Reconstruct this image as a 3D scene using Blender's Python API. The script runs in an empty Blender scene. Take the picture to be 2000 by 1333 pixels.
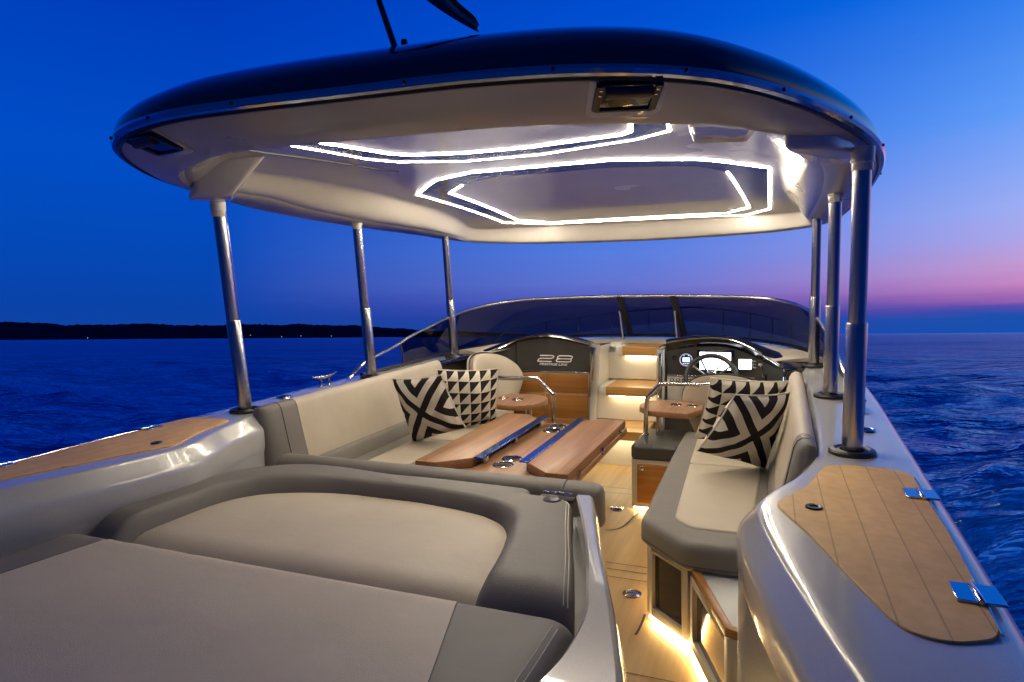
import bpy, bmesh, math, random
from mathutils import Vector, Matrix, noise
random.seed(7)
R = math.radians
C = bpy.context.scene.collection
sc = bpy.context.scene

# ------------------------------------------------------------------ materials
MATS = {}
def nmat(name):
    m = bpy.data.materials.new(name); m.use_nodes = True
    nt = m.node_tree; b = nt.nodes['Principled BSDF']
    MATS[name] = m
    return m, nt, b
def N(nt, t, **k):
    n = nt.nodes.new(t)
    for a, v in k.items():
        if a.startswith('i_'):
            key = a[2:]; key = int(key) if key.isdigit() else key.replace('_', ' ')
            n.inputs[key].default_value = v
        else: setattr(n, a, v)
    return n
def L(nt, a, b): nt.links.new(a, b)
def c4(c): return (c[0], c[1], c[2], 1.0)
def ramp(nt, fac, stops):
    r = N(nt, 'ShaderNodeValToRGB')
    while len(r.color_ramp.elements) < len(stops): r.color_ramp.elements.new(0.5)
    for e, (p, c) in zip(r.color_ramp.elements, stops): e.position = p; e.color = c4(c)
    if fac is not None: L(nt, fac, r.inputs[0])
    return r
def coords(nt, scale=(1, 1, 1), kind='Object'):
    tc = N(nt, 'ShaderNodeTexCoord'); mp = N(nt, 'ShaderNodeMapping'); mp.inputs['Scale'].default_value = scale
    L(nt, tc.outputs[kind], mp.inputs[0]); return mp.outputs[0]
def bump(nt, b, h, strength=0.2, dist=0.001):
    n = N(nt, 'ShaderNodeBump'); n.inputs['Strength'].default_value = strength; n.inputs['Distance'].default_value = dist
    L(nt, h, n.inputs['Height']); L(nt, n.outputs[0], b.inputs['Normal']); return n

def plain(name, col, rough=0.5, metal=0.0, coat=0.0, spec=0.5, var=0.0, vscale=6, bmp=0.0, bscale=300, coat_rough=0.05):
    m, nt, b = nmat(name)
    b.inputs['Base Color'].default_value = c4(col); b.inputs['Roughness'].default_value = rough
    b.inputs['Metallic'].default_value = metal; b.inputs['Coat Weight'].default_value = coat
    b.inputs['Coat Roughness'].default_value = coat_rough
    b.inputs['Specular IOR Level'].default_value = spec
    v = coords(nt)
    if var:
        n = N(nt, 'ShaderNodeTexNoise'); n.inputs['Scale'].default_value = vscale; n.inputs['Detail'].default_value = 5
        L(nt, v, n.inputs['Vector'])
        r = ramp(nt, n.outputs['Fac'], [(0.3, [x * (1 - var) for x in col]), (0.7, [min(1, x * (1 + var)) for x in col])])
        L(nt, r.outputs[0], b.inputs['Base Color'])
        mr = N(nt, 'ShaderNodeMapRange'); mr.inputs['To Min'].default_value = max(0, rough - 0.06); mr.inputs['To Max'].default_value = rough + 0.08
        L(nt, n.outputs['Fac'], mr.inputs[0]); L(nt, mr.outputs[0], b.inputs['Roughness'])
    if bmp:
        n2 = N(nt, 'ShaderNodeTexNoise'); n2.inputs['Scale'].default_value = bscale; n2.inputs['Detail'].default_value = 2
        L(nt, v, n2.inputs['Vector']); bump(nt, b, n2.outputs['Fac'], bmp, 0.002)
    return m

def leather(name, col, rough=0.52):
    m, nt, b = nmat(name); v = coords(nt)
    b.inputs['Specular IOR Level'].default_value = 0.35
    n = N(nt, 'ShaderNodeTexNoise', i_Scale=5.0, i_Detail=4.0); L(nt, v, n.inputs['Vector'])
    r = ramp(nt, n.outputs['Fac'], [(0.3, [x * .93 for x in col]), (0.7, [x * 1.06 for x in col])])
    L(nt, r.outputs[0], b.inputs['Base Color'])
    b.inputs['Roughness'].default_value = rough
    vo = N(nt, 'ShaderNodeTexVoronoi', i_Scale=420.0); L(nt, v, vo.inputs['Vector'])
    n3 = N(nt, 'ShaderNodeTexNoise', i_Scale=14.0, i_Detail=3.0); L(nt, v, n3.inputs['Vector'])
    ad = N(nt, 'ShaderNodeMath', operation='MULTIPLY_ADD'); ad.inputs[1].default_value = 6.0
    L(nt, n3.outputs['Fac'], ad.inputs[0]); L(nt, vo.outputs['Distance'], ad.inputs[2])
    bump(nt, b, ad.outputs[0], 0.24, 0.0013)
    return m

def wood(name, dark, light, along='Y', rough=0.38, coat=0.25, fine=90):
    m, nt, b = nmat(name)
    s = {'X': (2.2, fine, fine), 'Y': (fine, 2.2, fine), 'Z': (fine, fine, 2.2)}[along]
    v = coords(nt, s)
    n = N(nt, 'ShaderNodeTexNoise', i_Scale=1.0, i_Detail=6.0, i_Roughness=0.65); L(nt, v, n.inputs['Vector'])
    s2 = {'X': (1.0, 16, 16), 'Y': (16, 1.0, 16), 'Z': (16, 16, 1.0)}[along]
    n2 = N(nt, 'ShaderNodeTexNoise', i_Scale=1.0, i_Detail=3.0); L(nt, coords(nt, s2), n2.inputs['Vector'])
    mx = N(nt, 'ShaderNodeMath', operation='MULTIPLY_ADD'); mx.inputs[1].default_value = 0.55
    L(nt, n.outputs['Fac'], mx.inputs[0])
    hf = N(nt, 'ShaderNodeMath', operation='MULTIPLY'); hf.inputs[1].default_value = 0.45; L(nt, n2.outputs['Fac'], hf.inputs[0])
    L(nt, hf.outputs[0], mx.inputs[2])
    mid = [(a + c) / 2 for a, c in zip(dark, light)]
    r = ramp(nt, mx.outputs[0], [(0.34, dark), (0.5, mid), (0.66, light)])
    L(nt, r.outputs[0], b.inputs['Base Color'])
    b.inputs['Roughness'].default_value = rough; b.inputs['Coat Weight'].default_value = coat; b.inputs['Coat Roughness'].default_value = 0.2
    bump(nt, b, n.outputs['Fac'], 0.12, 0.0006)
    return m

def emit(name, col, strength):
    m, nt, b = nmat(name)
    b.inputs['Base Color'].default_value = c4((0.8, 0.8, 0.8))
    b.inputs['Emission Color'].default_value = c4(col); b.inputs['Emission Strength'].default_value = strength
    return m

def flake(name, col, rough=0.24, metal=0.1, coat=0.6):
    m, nt, b = nmat(name); v = coords(nt)
    n = N(nt, 'ShaderNodeTexNoise', i_Scale=900.0, i_Detail=1.0); L(nt, v, n.inputs['Vector'])
    r = ramp(nt, n.outputs['Fac'], [(0.35, [x * .88 for x in col]), (0.65, [x * 1.12 for x in col])])
    n4 = N(nt, 'ShaderNodeTexNoise', i_Scale=3.0, i_Detail=4.0); L(nt, v, n4.inputs['Vector'])
    L(nt, r.outputs[0], b.inputs['Base Color'])
    b.inputs['Metallic'].default_value = metal; b.inputs['Roughness'].default_value = rough
    b.inputs['Coat Weight'].default_value = coat; b.inputs['Coat Roughness'].default_value = 0.04
    bump(nt, b, n4.outputs['Fac'], 0.012, 0.01)
    return m

BEIGE = leather('beige_leatherette', (0.475, 0.418, 0.325))
GREY = leather('taupe_leatherette', (0.175, 0.162, 0.14))
CHAR = leather('charcoal_leatherette', (0.045, 0.045, 0.04), 0.42)
PIPE = plain('black_piping', (0.012, 0.012, 0.014), 0.5, var=.2)
GEL = flake('silver_grey_gelcoat', (0.48, 0.475, 0.455))
GELW = plain('pale_liner_gelcoat', (0.62, 0.59, 0.545), 0.24, coat=0.7, var=0.05, vscale=2.0)
GELF = plain('shaded_liner_gelcoat', (0.40, 0.375, 0.35), 0.28, coat=0.35, var=0.05, vscale=2.0)  # pale liner gelcoat darkened: the stern fascia's shade is in the colour
GELI = plain('pale_inner_gelcoat', (0.60, 0.58, 0.52), 0.35, coat=0.3, var=0.05, vscale=3.0)
CREAM = plain('cream_trim', (0.50, 0.45, 0.36), 0.45, var=0.06)
ROOF = plain('midnight_blue_gloss', (0.006, 0.009, 0.035), 0.10, coat=1.0, var=0.15, coat_rough=0.02)
STEEL = plain('stainless_steel', (0.62, 0.60, 0.57), 0.13, metal=1.0)
STEELB = plain('brushed_steel', (0.58, 0.56, 0.53), 0.24, metal=1.0)
RUB = plain('black_rubber', (0.014, 0.014, 0.016), 0.38, var=0.2, bmp=0.06, bscale=80)
BLACKG = plain('gloss_black', (0.008, 0.008, 0.010), 0.10, coat=0.8, var=0.1)
DASH = plain('charcoal_dash_skin', (0.045, 0.043, 0.038), 0.5, var=0.12, vscale=12, bmp=0.12, bscale=260)
MIRR = plain('smoked_mirror', (0.10, 0.105, 0.115), 0.16, metal=0.6, var=0.06)
BLUEB = plain('polished_hinge_bar', (0.55, 0.57, 0.60), 0.10, metal=1.0)
BARB = plain('sky_tinted_bar', (0.10, 0.22, 0.68), 0.16, metal=0.9)  # steel bars; the blue of reflected sky is put into the base colour
DGLASS = plain('dark_door_glass', (0.010, 0.010, 0.010), 0.06, coat=0.6, var=0.1)
WHITEP = plain('white_counter', (0.66, 0.67, 0.66), 0.25, coat=0.3, var=0.03)
LETTER = plain('white_lettering', (0.85, 0.85, 0.83), 0.4, var=0.03)
TEAKT = wood('table_teak', (0.19, 0.088, 0.036), (0.41, 0.215, 0.098), 'Y', rough=0.45, coat=0.1)
TEAKD = wood('drawer_teak', (0.22, 0.085, 0.014), (0.40, 0.175, 0.036), 'X')
TEAKS = wood('step_teak', (0.36, 0.185, 0.045), (0.50, 0.285, 0.085), 'X', fine=60)
TEAKF = wood('floor_teak', (0.32, 0.20, 0.078), (0.46, 0.31, 0.135), 'Y', rough=0.42, coat=0.15, fine=40)
CORD = plain('ivory_piping', (0.72, 0.66, 0.52), 0.7, var=0.05)
ROLL = plain('brown_roller', (0.07, 0.03, 0.022), 0.35, var=0.2)
LED = emit('led_strip', (1.0, 0.87, 0.68), 135.0)
LEDD = emit('led_strip_forward', (1.0, 0.87, 0.68), 26.0)
LEDA = emit('led_strip_aft', (1.0, 0.87, 0.68), 78.0)
LEDS = emit('step_led', (1.0, 0.83, 0.50), 30.0)
LEDF = emit('floor_led', (1.0, 0.72, 0.32), 42.0)
SHORE = emit('shore_lamp', (1.0, 0.72, 0.45), 1.1)
SCRW = emit('white_screen', (0.86, 0.94, 1.0), 5.0)
SCRB = emit('blue_gauge_screen', (0.30, 0.55, 1.0), 2.2)
BACKL = emit('blue_gauge_backlight', (0.02, 0.05, 0.60), 0.22)

def hatch_mat():
    m, nt, b = nmat('synthetic_teak'); tc = N(nt, 'ShaderNodeTexCoord')
    sx = N(nt, 'ShaderNodeSeparateXYZ'); L(nt, tc.outputs['Object'], sx.inputs[0])
    ax = N(nt, 'ShaderNodeMath', operation='ABSOLUTE'); L(nt, sx.outputs[0], ax.inputs[0])
    # planking seams run fore and aft, leaning with the hull line
    sk = N(nt, 'ShaderNodeMath', operation='MULTIPLY_ADD'); sk.inputs[1].default_value = 0.02; L(nt, sx.outputs[1], sk.inputs[0]); L(nt, ax.outputs[0], sk.inputs[2])
    mo = N(nt, 'ShaderNodeMath', operation='PINGPONG'); mo.inputs[1].default_value = 0.031; L(nt, sk.outputs[0], mo.inputs[0])
    lt = N(nt, 'ShaderNodeMapRange'); lt.inputs['From Min'].default_value = 0.0; lt.inputs['From Max'].default_value = 0.0022
    L(nt, mo.outputs[0], lt.inputs[0])
    n = N(nt, 'ShaderNodeTexNoise', i_Scale=40.0, i_Detail=6.0); L(nt, tc.outputs['Object'], n.inputs['Vector'])
    n2 = N(nt, 'ShaderNodeTexNoise', i_Scale=5.0, i_Detail=3.0); L(nt, tc.outputs['Object'], n2.inputs['Vector'])
    r = ramp(nt, n.outputs['Fac'], [(0.3, (0.74, 0.425, 0.125)), (0.7, (0.82, 0.505, 0.178))])
    r2 = ramp(nt, n2.outputs['Fac'], [(0.3, (0.86, 0.86, 0.86)), (0.7, (1.0, 1.0, 1.0))])
    mu = N(nt, 'ShaderNodeMix', data_type='RGBA', blend_type='MULTIPLY'); mu.inputs[0].default_value = 1
    L(nt, r.outputs[0], mu.inputs[6]); L(nt, r2.outputs[0], mu.inputs[7])
    mx = N(nt, 'ShaderNodeMix', data_type='RGBA'); mx.inputs[6].default_value = (0.42, 0.235, 0.07, 1)
    L(nt, lt.outputs[0], mx.inputs[0]); L(nt, mu.outputs[2], mx.inputs[7]); L(nt, mx.outputs[2], b.inputs['Base Color'])
    b.inputs['Roughness'].default_value = 0.55
    bump(nt, b, n.outputs['Fac'], 0.15, 0.0008)
    return m
HATCH = hatch_mat()

def tint_glass():
    m = bpy.data.materials.new('tinted_glass'); m.use_nodes = True; nt = m.node_tree
    nt.nodes.remove(nt.nodes['Principled BSDF']); out = nt.nodes['Material Output']
    tr = N(nt, 'ShaderNodeBsdfTransparent'); tr.inputs[0].default_value = (0.10, 0.105, 0.14, 1)
    gl = N(nt, 'ShaderNodeBsdfGlossy'); gl.inputs['Roughness'].default_value = 0.02; gl.inputs[0].default_value = (0.8, 0.8, 0.8, 1)
    lw = N(nt, 'ShaderNodeLayerWeight'); lw.inputs['Blend'].default_value = 0.5
    pw = N(nt, 'ShaderNodeMath', operation='POWER'); pw.inputs[1].default_value = 5.0; L(nt, lw.outputs['Facing'], pw.inputs[0])
    fr = N(nt, 'ShaderNodeMath', operation='MULTIPLY_ADD'); fr.inputs[1].default_value = 0.9; fr.inputs[2].default_value = 0.035; L(nt, pw.outputs[0], fr.inputs[0])
    mx = N(nt, 'ShaderNodeMixShader'); L(nt, fr.outputs[0], mx.inputs[0]); L(nt, tr.outputs[0], mx.inputs[1]); L(nt, gl.outputs[0], mx.inputs[2])
    L(nt, mx.outputs[0], out.inputs[0]); return m
TINT = tint_glass()

def pillow_mat(kind, s):
    m, nt, b = nmat('pillow_' + kind); tc = N(nt, 'ShaderNodeTexCoord')
    ce = N(nt, 'ShaderNodeVectorMath', operation='MULTIPLY_ADD'); ce.inputs[1].default_value = (s, s, 0); ce.inputs[2].default_value = (-s / 2, -s / 2, 0); L(nt, tc.outputs['UV'], ce.inputs[0])
    sx = N(nt, 'ShaderNodeSeparateXYZ'); L(nt, ce.outputs[0], sx.inputs[0])
    def M(op, a, bb=None, c=None):
        n = N(nt, 'ShaderNodeMath', operation=op)
        for i, v in enumerate((a, bb, c)):
            if v is None: continue
            if isinstance(v, (int, float)): n.inputs[i].default_value = v
            else: L(nt, v, n.inputs[i])
        return n.outputs[0]
    x, z = sx.outputs[0], sx.outputs[1]
    if kind == 'triangles':
        u = M('FRACT', M('MULTIPLY', M('ADD', x, 5 * s), 5.6 / s)); v = M('FRACT', M('MULTIPLY', M('ADD', z, 5 * s), 5.6 / s))
        up = M('GREATER_THAN', v, M('ADD', u, 0.012))
        g1 = M('GREATER_THAN', u, 0.018); g2 = M('LESS_THAN', v, 0.982)
        blk = M('MULTIPLY', up, M('MULTIPLY', g1, g2))
    else:
        t = M('ABSOLUTE', M('SUBTRACT', M('ABSOLUTE', M('MULTIPLY', x, 2 / s)), M('ABSOLUTE', M('MULTIPLY', z, 2 / s))))
        a = M('LESS_THAN', t, 0.145); c = M('MULTIPLY', M('GREATER_THAN', t, 0.46), M('LESS_THAN', t, 0.78))
        blk = M('MAXIMUM', a, c)
    mx = N(nt, 'ShaderNodeMix', data_type='RGBA'); mx.inputs[6].default_value = (0.72, 0.67, 0.55, 1); mx.inputs[7].default_value = (0.022, 0.017, 0.017, 1)
    L(nt, blk, mx.inputs[0]); L(nt, mx.outputs[2], b.inputs['Base Color'])
    b.inputs['Roughness'].default_value = 0.85; b.inputs['Specular IOR Level'].default_value = 0.2
    w = N(nt, 'ShaderNodeTexNoise', i_Scale=600.0, i_Detail=1.0); L(nt, tc.outputs['Object'], w.inputs['Vector'])
    w2 = N(nt, 'ShaderNodeTexNoise', i_Scale=16.0, i_Detail=3.0); L(nt, tc.outputs['Object'], w2.inputs['Vector'])
    ad = N(nt, 'ShaderNodeMath', operation='MULTIPLY_ADD'); ad.inputs[1].default_value = 7.0
    L(nt, w2.outputs['Fac'], ad.inputs[0]); L(nt, w.outputs['Fac'], ad.inputs[2])
    bump(nt, b, ad.outputs[0], 0.35, 0.0015)
    return m

# ------------------------------------------------------------------ mesh helpers
class MB:
    def __init__(s): s.v = []; s.f = []
    def add(s, vs, fs):
        o = len(s.v); s.v += [tuple(v) for v in vs]; s.f += [tuple(i + o for i in f) for f in fs]; return s
    def box(s, x0, x1, y0, y1, z0, z1):
        return s.add([(x0, y0, z0), (x1, y0, z0), (x1, y1, z0), (x0, y1, z0), (x0, y0, z1), (x1, y0, z1), (x1, y1, z1), (x0, y1, z1)],
                     [(0, 3, 2, 1), (4, 5, 6, 7), (0, 1, 5, 4), (1, 2, 6, 5), (2, 3, 7, 6), (3, 0, 4, 7)])
    def rings(s, rs, closed=True, cap0=True, cap1=True, loop=False):
        n = len(rs[0]); vs = [p for r in rs for p in r]; fs = []
        m = len(rs)
        for i in range(m if loop else m - 1):
            a = i * n; b = ((i + 1) % m) * n
            for j in range(n if closed else n - 1):
                k = (j + 1) % n
                fs.append((a + j, a + k, b + k, b + j))
        if not loop:
            if cap0: fs.append(tuple(range(n - 1, -1, -1)))
            if cap1: fs.append(tuple((m - 1) * n + j for j in range(n)))
        return s.add(vs, fs)
    def prism(s, poly, z0, z1, fn=None):
        r0 = [(x, y, z0) for x, y in poly]; r1 = [(x, y, z1) for x, y in poly]
        if fn: r0 = [fn(*p) for p in r0]; r1 = [fn(*p) for p in r1]
        return s.rings([r0, r1])
    def tube(s, path, r, n=10, loop=False, cap=True):
        P = [Vector(p) for p in path]; m = len(P); rs = []; nrm = None
        for i in range(m):
            if loop: t = (P[(i + 1) % m] - P[i - 1]).normalized()
            else: t = (P[min(i + 1, m - 1)] - P[max(i - 1, 0)]).normalized()
            if nrm is None:
                a = Vector((0, 0, 1)) if abs(t.z) < 0.9 else Vector((1, 0, 0)); nrm = t.cross(a).normalized()
            nrm = (nrm - t * nrm.dot(t)).normalized(); bi = t.cross(nrm)
            rr = r[i] if isinstance(r, (list, tuple)) else r
            rs.append([P[i] + rr * (math.cos(2 * math.pi * k / n) * nrm + math.sin(2 * math.pi * k / n) * bi) for k in range(n)])
        return s.rings(rs, True, cap, cap, loop)
    def lathe(s, prof, c=(0, 0, 0), n=24, mat=None, cap=True):
        rs = []
        for r, z in prof:
            ring = []
            for k in range(n):
                p = Vector((r * math.cos(2 * math.pi * k / n), r * math.sin(2 * math.pi * k / n), z))
                if mat: p = mat @ p
                ring.append(p + Vector(c))
            rs.append(ring)
        return s.rings(rs, True, cap, cap)
    def torus(s, c, R0, r, n=28, k=8, mat=None):
        pts = []
        for i in range(n):
            a = 2 * math.pi * i / n; p = Vector((R0 * math.cos(a), R0 * math.sin(a), 0))
            pts.append((mat @ p if mat else p) + Vector(c))
        return s.tube(pts, r, k, loop=True)
    def grid(s, nu, nv, fn):
        vs = [fn(i / (nu - 1), j / (nv - 1)) for j in range(nv) for i in range(nu)]
        return s.add(vs, [(j * nu + i, j * nu + i + 1, (j + 1) * nu + i + 1, (j + 1) * nu + i) for j in range(nv - 1) for i in range(nu - 1)])

ROOTLOC = {}
def root_of(o):
    while o.parent: o = o.parent
    return o
def obj(name, mb, mat, parent=None, bevel=0, seg=2, smooth=True, angle=38, fix=True, local=False, label=None):
    me = bpy.data.meshes.new(name); bm = bmesh.new()
    vs = [bm.verts.new(v) for v in mb.v]
    for f in mb.f:
        try: bm.faces.new([vs[i] for i in f])
        except ValueError: pass
    bmesh.ops.remove_doubles(bm, verts=bm.verts, dist=1e-5)
    if fix: bmesh.ops.recalc_face_normals(bm, faces=bm.faces)
    if bevel:
        es = [e for e in bm.edges if len(e.link_faces) == 2 and e.calc_face_angle(0) > R(28)]
        bmesh.ops.bevel(bm, geom=es, offset=bevel, segments=seg, profile=0.5, affect='EDGES', clamp_overlap=True)
    if parent and not local:
        off = root_of(parent).location
        bmesh.ops.translate(bm, verts=bm.verts, vec=-off)
    bm.to_mesh(me); bm.free()
    if smooth:
        me.shade_smooth(); me.set_sharp_from_angle(angle=R(angle))
    me.materials.append(mat)
    o = bpy.data.objects.new(name, me); C.objects.link(o)
    if parent: o.parent = parent
    if label: o['label'] = label
    return o
def tag(o, label, cat, group=None, kind=None):
    if label: o['label'] = label
    if cat: o['category'] = cat
    if group: o['group'] = group
    if kind: o['kind'] = kind
    return o
def thing(name, label, cat, loc=(0, 0, 0), group=None):
    o = bpy.data.objects.new(name, None); o.empty_display_size = 0.1; C.objects.link(o); o.location = loc
    return tag(o, label, cat, group)

def smooth_path(pts, n=8, closed=False):
    P = [Vector(p) for p in pts]; out = []; m = len(P)
    for i in range(m if closed else m - 1):
        if closed: a, b, c, d = P[i - 1], P[i], P[(i + 1) % m], P[(i + 2) % m]
        else: a, b, c, d = P[max(i - 1, 0)], P[i], P[i + 1], P[min(i + 2, m - 1)]
        for k in range(n):
            t = k / n
            out.append(0.5 * ((2 * b) + (c - a) * t + (2 * a - 5 * b + 4 * c - d) * t * t + (3 * b - a - 3 * c + d) * t ** 3))
    if not closed: out.append(P[-1])
    return out
def offset2(pts, d, closed=False):
    """offset a 2-D polyline to its left by d"""
    m = len(pts); out = []
    for i in range(m):
        a = Vector(pts[i - 1][:2]) if (closed or i > 0) else None
        b = Vector(pts[i][:2]); c = Vector(pts[(i + 1) % m][:2]) if (closed or i < m - 1) else None
        ns = []
        if a is not None and (b - a).length > 1e-9: t = (b - a).normalized(); ns.append(Vector((-t.y, t.x)))
        if c is not None and (c - b).length > 1e-9: t = (c - b).normalized(); ns.append(Vector((-t.y, t.x)))
        nn = sum(ns, Vector((0, 0))).normalized(); k = max(0.5, nn.dot(ns[0])) if ns else 1
        q = b + nn * (d / k); out.append((q.x, q.y))
    return out
def roundpoly(pts, rad, n=5):
    m = len(pts); out = []
    for i in range(m):
        a, b, c = Vector(pts[i - 1]), Vector(pts[i]), Vector(pts[(i + 1) % m])
        r = rad[i] if isinstance(rad, (list, tuple)) else rad
        d1 = (a - b); d2 = (c - b); k = min(r, d1.length * .48, d2.length * .48)
        p = b + d1.normalized() * k; q = b + d2.normalized() * k
        for j in range(n + 1):
            t = j / n; out.append(tuple((1 - t) ** 2 * p + 2 * t * (1 - t) * b + t * t * q))
    return out
def cushion(mb, poly, z0, z1, r=0.03, n=5, dome=0.0):
    """a closed cushion: outline poly, rounded at the top edge and slightly at the bottom"""
    area = sum(poly[i - 1][0] * poly[i][1] - poly[i][0] * poly[i - 1][1] for i in range(len(poly)))
    if area < 0: poly = poly[::-1]
    rs = [[(x, y, z0) for x, y in offset2(poly, r * .4, True)], [(x, y, z0 + r * .4) for x, y in poly]]
    for i in range(n + 1):
        a = math.pi / 2 * i / n
        rs.append([(x, y, z1 - r + r * math.sin(a)) for x, y in offset2(poly, r * (1 - math.cos(a)), True)])
    if dome:
        cx = sum(p[0] for p in rs[-1]) / len(poly); cy = sum(p[1] for p in rs[-1]) / len(poly)
        for t in (0.2, 0.45, 0.75, 0.97):
            rs.append([(x + (cx - x) * t, y + (cy - y) * t, z1 + dome * (1 - (1 - t) ** 2)) for x, y, z in rs[n + 2]])
    mb.rings(rs); return mb

FLOOR = -0.63
# =================================================================== MOTOR BOAT
boat = thing('motor_boat', 'silver-grey open motor boat with teak and taupe cockpit under way at dusk', 'motor boat', (0, 0, FLOOR))
outer = [(1.15, -2.4), (1.20, -1.7), (1.238, -0.95), (1.252, -0.3), (1.262, 0.4), (1.268, 1.1), (1.245, 1.9), (1.14, 2.9), (0.90, 3.9), (0.5, 4.8), (0.0, 5.35)]
outer = [tuple(p)[:2] for p in smooth_path([(x, y, 0) for x, y in outer], 6)]
inner = [(1.19, -2.4), (1.135, -1.7), (1.035, -1.25), (0.975, -1.02), (0.925, -0.83), (0.888, -0.66), (0.872, -0.55), (0.878, -0.48), (0.905, -0.40), (0.955, -0.28), (0.995, -0.14), (1.02, 0.02), (1.03, 0.3), (1.035, 1.1), (1.03, 1.9), (1.0, 2.25)]
inner = [tuple(p)[:2] for p in smooth_path([(x, y, 0) for x, y in inner], 9)]
def at_y(path, y):
    for (x0, y0), (x1, y1) in zip(path, path[1:]):
        if y0 <= y <= y1: return x0 + (x1 - x0) * (y - y0) / max(1e-9, y1 - y0)
    return path[-1][0] if y > path[-1][1] else path[0][0]
for s in (1, -1):
    mb = MB(); rs = []
    for i, (x, y) in enumerate(inner):
        ox = at_y(outer, y)
        a, b = inner[max(i - 1, 0)], inner[min(i + 1, len(inner) - 1)]
        t = Vector((b[0] - a[0], b[1] - a[1])).normalized(); nrm = Vector((-t.y, t.x))     # inboard
        def q(d, z): return (s * (x + nrm.x * d), y + nrm.y * d, z)
        w = max(0.02, ox - x)
        ring = [(s * (ox + 0.012), y, -0.16), (s * (ox + 0.014), y, -0.045), (s * (ox + 0.006), y, -0.022), (s * ox, y, -0.010), (s * (ox - 0.02), y, -0.003)]
        ring += [(s * (x + w * f), y, 0.0) for f in (0.75, 0.5, 0.3)]
        ring += [q(-0.02 if w > .06 else 0, 0.0), q(-0.004, 0.0), q(0.002, -0.001), q(0.006, -0.004), q(0.009, -0.008), q(0.036, -0.040), q(0.042, -0.048), q(0.046, -0.056), q(0.048, -0.066), q(0.049, -0.115), q(0.046, -0.135)]
        dl = 0.044 - 0.105 * max(0.0, min(1.0, (-y - 0.56) / 0.07)) ** 1.0 if s > 0 else 0.044
        ring += [q(dl, -0.145), q(dl, -0.30), q(dl, -0.5), q(dl + .004, FLOOR + 0.03), q(dl + 0.02, FLOOR - 0.01)]
        rs.append(ring)
    mb.rings(rs, closed=False)
    obj('side_deck', mb, GEL, boat, angle=60)
# hull sides
mb = MB(); rs = []
full = [(-x, y) for x, y in outer[::1]]
loop = [(x, y) for x, y in outer] + [(-x, y) for x, y in outer[::-1]][1:]
for (k, z, dy) in ((1.008, -0.14, 0), (0.99, -0.5, -0.05), (0.93, -0.9, -0.12), (0.72, -1.25, -0.3), (0.05, -1.45, -0.5)):
    rs.append([(x * k, y + (dy if y > 2 else 0), z) for x, y in loop])
mb.rings(rs, closed=True, cap0=False)
obj('hull', mb, GEL, boat, angle=50)
# foredeck ahead of the windscreen and the ledge under the glass
mb = MB(); rs = []
for y in [2.28 + 0.16 * i for i in range(19)]:
    w = at_y(outer, y) if y < 5.3 else 0.05
    rs.append([(w * u, y, 0.035 * (1 - abs(u) ** 3) - 0.03 * (y - 2.28) / 3 + (0.0 if abs(u) < 1 else -0.01)) for u in [k / 8 - 1 for k in range(17)]])
mb.rings(rs, closed=False, cap0=False, cap1=False)
obj('foredeck', mb, GEL, boat)
# floor with caulked seams
fl = obj('cockpit_floor', MB().box(-1.0, 1.05, -2.3, 2.3, FLOOR - 0.03, FLOOR), TEAKF, boat, smooth=False)
mb = MB()
def seam(p, q, w=0.004, mbx=None):
    p = Vector(p); q = Vector(q); d = (q - p).normalized(); n = Vector((-d.y, d.x)) * w / 2; z = FLOOR + 0.004
    (mbx or mb).add([(p.x + n.x, p.y + n.y, z), (p.x - n.x, p.y - n.y, z), (q.x - n.x, q.y - n.y, z), (q.x + n.x, q.y + n.y, z)], [(0, 1, 2, 3)])
for y in (1.385, 1.30, 0.455, 0.40, 0.335, -0.26, -0.62): seam((-0.9, y), (0.5, y - 0.004) if y > 0 else (0.85, y), 0.0045)
hp = smooth_path([(0.19, 0.782, 0), (0.204, 0.785, 0), (0.239, 0.816, 0), (0.259, 0.876, 0), (0.275, 1.0, 0), (0.285, 1.07, 0)], 5)
for a, b in zip(hp, hp[1:]): seam(a, b, 0.008)
hp = smooth_path([(0.491, -0.05, 0), (0.493, -0.04, 0), (0.496, -0.007, 0), (0.497, 0.055, 0), (0.496, 0.09, 0)], 5)
for a, b in zip(hp, hp[1:]): seam(a, b, 0.008)
obj('caulking', mb, PIPE, fl, smooth=False)
for (x, y) in ((0.172, 1.075), (0.425, 0.222)):
    m2 = MB().lathe([(0.0, 0), (0.032, 0), (0.034, 0.004), (0.022, 0.006), (0.020, 0.003), (0, 0.003)], (x, y, FLOOR), 20)
    m2.box(x - 0.02, x + 0.02, y - 0.004, y + 0.004, FLOOR + 0.003, FLOOR + 0.007)
    obj('floor_latch', m2, STEEL, fl)
# sun-pad plinth and its silver moulding beside the walkway
mi = [(0.338, -0.168), (0.41, -0.36), (0.479, -0.561), (0.528, -0.74), (0.551, -0.825), (0.560, -0.907), (0.553, -1.042), (0.50, -1.25), (0.42, -1.5)]
mo = [(0.384, -0.148), (0.448, -0.35), (0.514, -0.549), (0.588, -0.76), (0.628, -0.888), (0.674, -1.042), (0.715, -1.25), (0.75, -1.5)]
mi = smooth_path([(x, y, 0) for x, y in mi], 6); mo = smooth_path([(x, y, 0) for x, y in mo], 6)
def resample(P, n):
    d = [0]
    for a, b in zip(P, P[1:]): d.append(d[-1] + (b - a).length)
    out = []; j = 0
    for i in range(n):
        t = d[-1] * i / (n - 1)
        while j < len(P) - 2 and d[j + 1] < t: j += 1
        f = (t - d[j]) / max(1e-9, d[j + 1] - d[j]); out.append(P[j].lerp(P[j + 1], min(1, max(0, f))))
    return out
mi = resample(mi, 40); mo = resample(mo, 40); mb = MB(); rs = []
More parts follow.
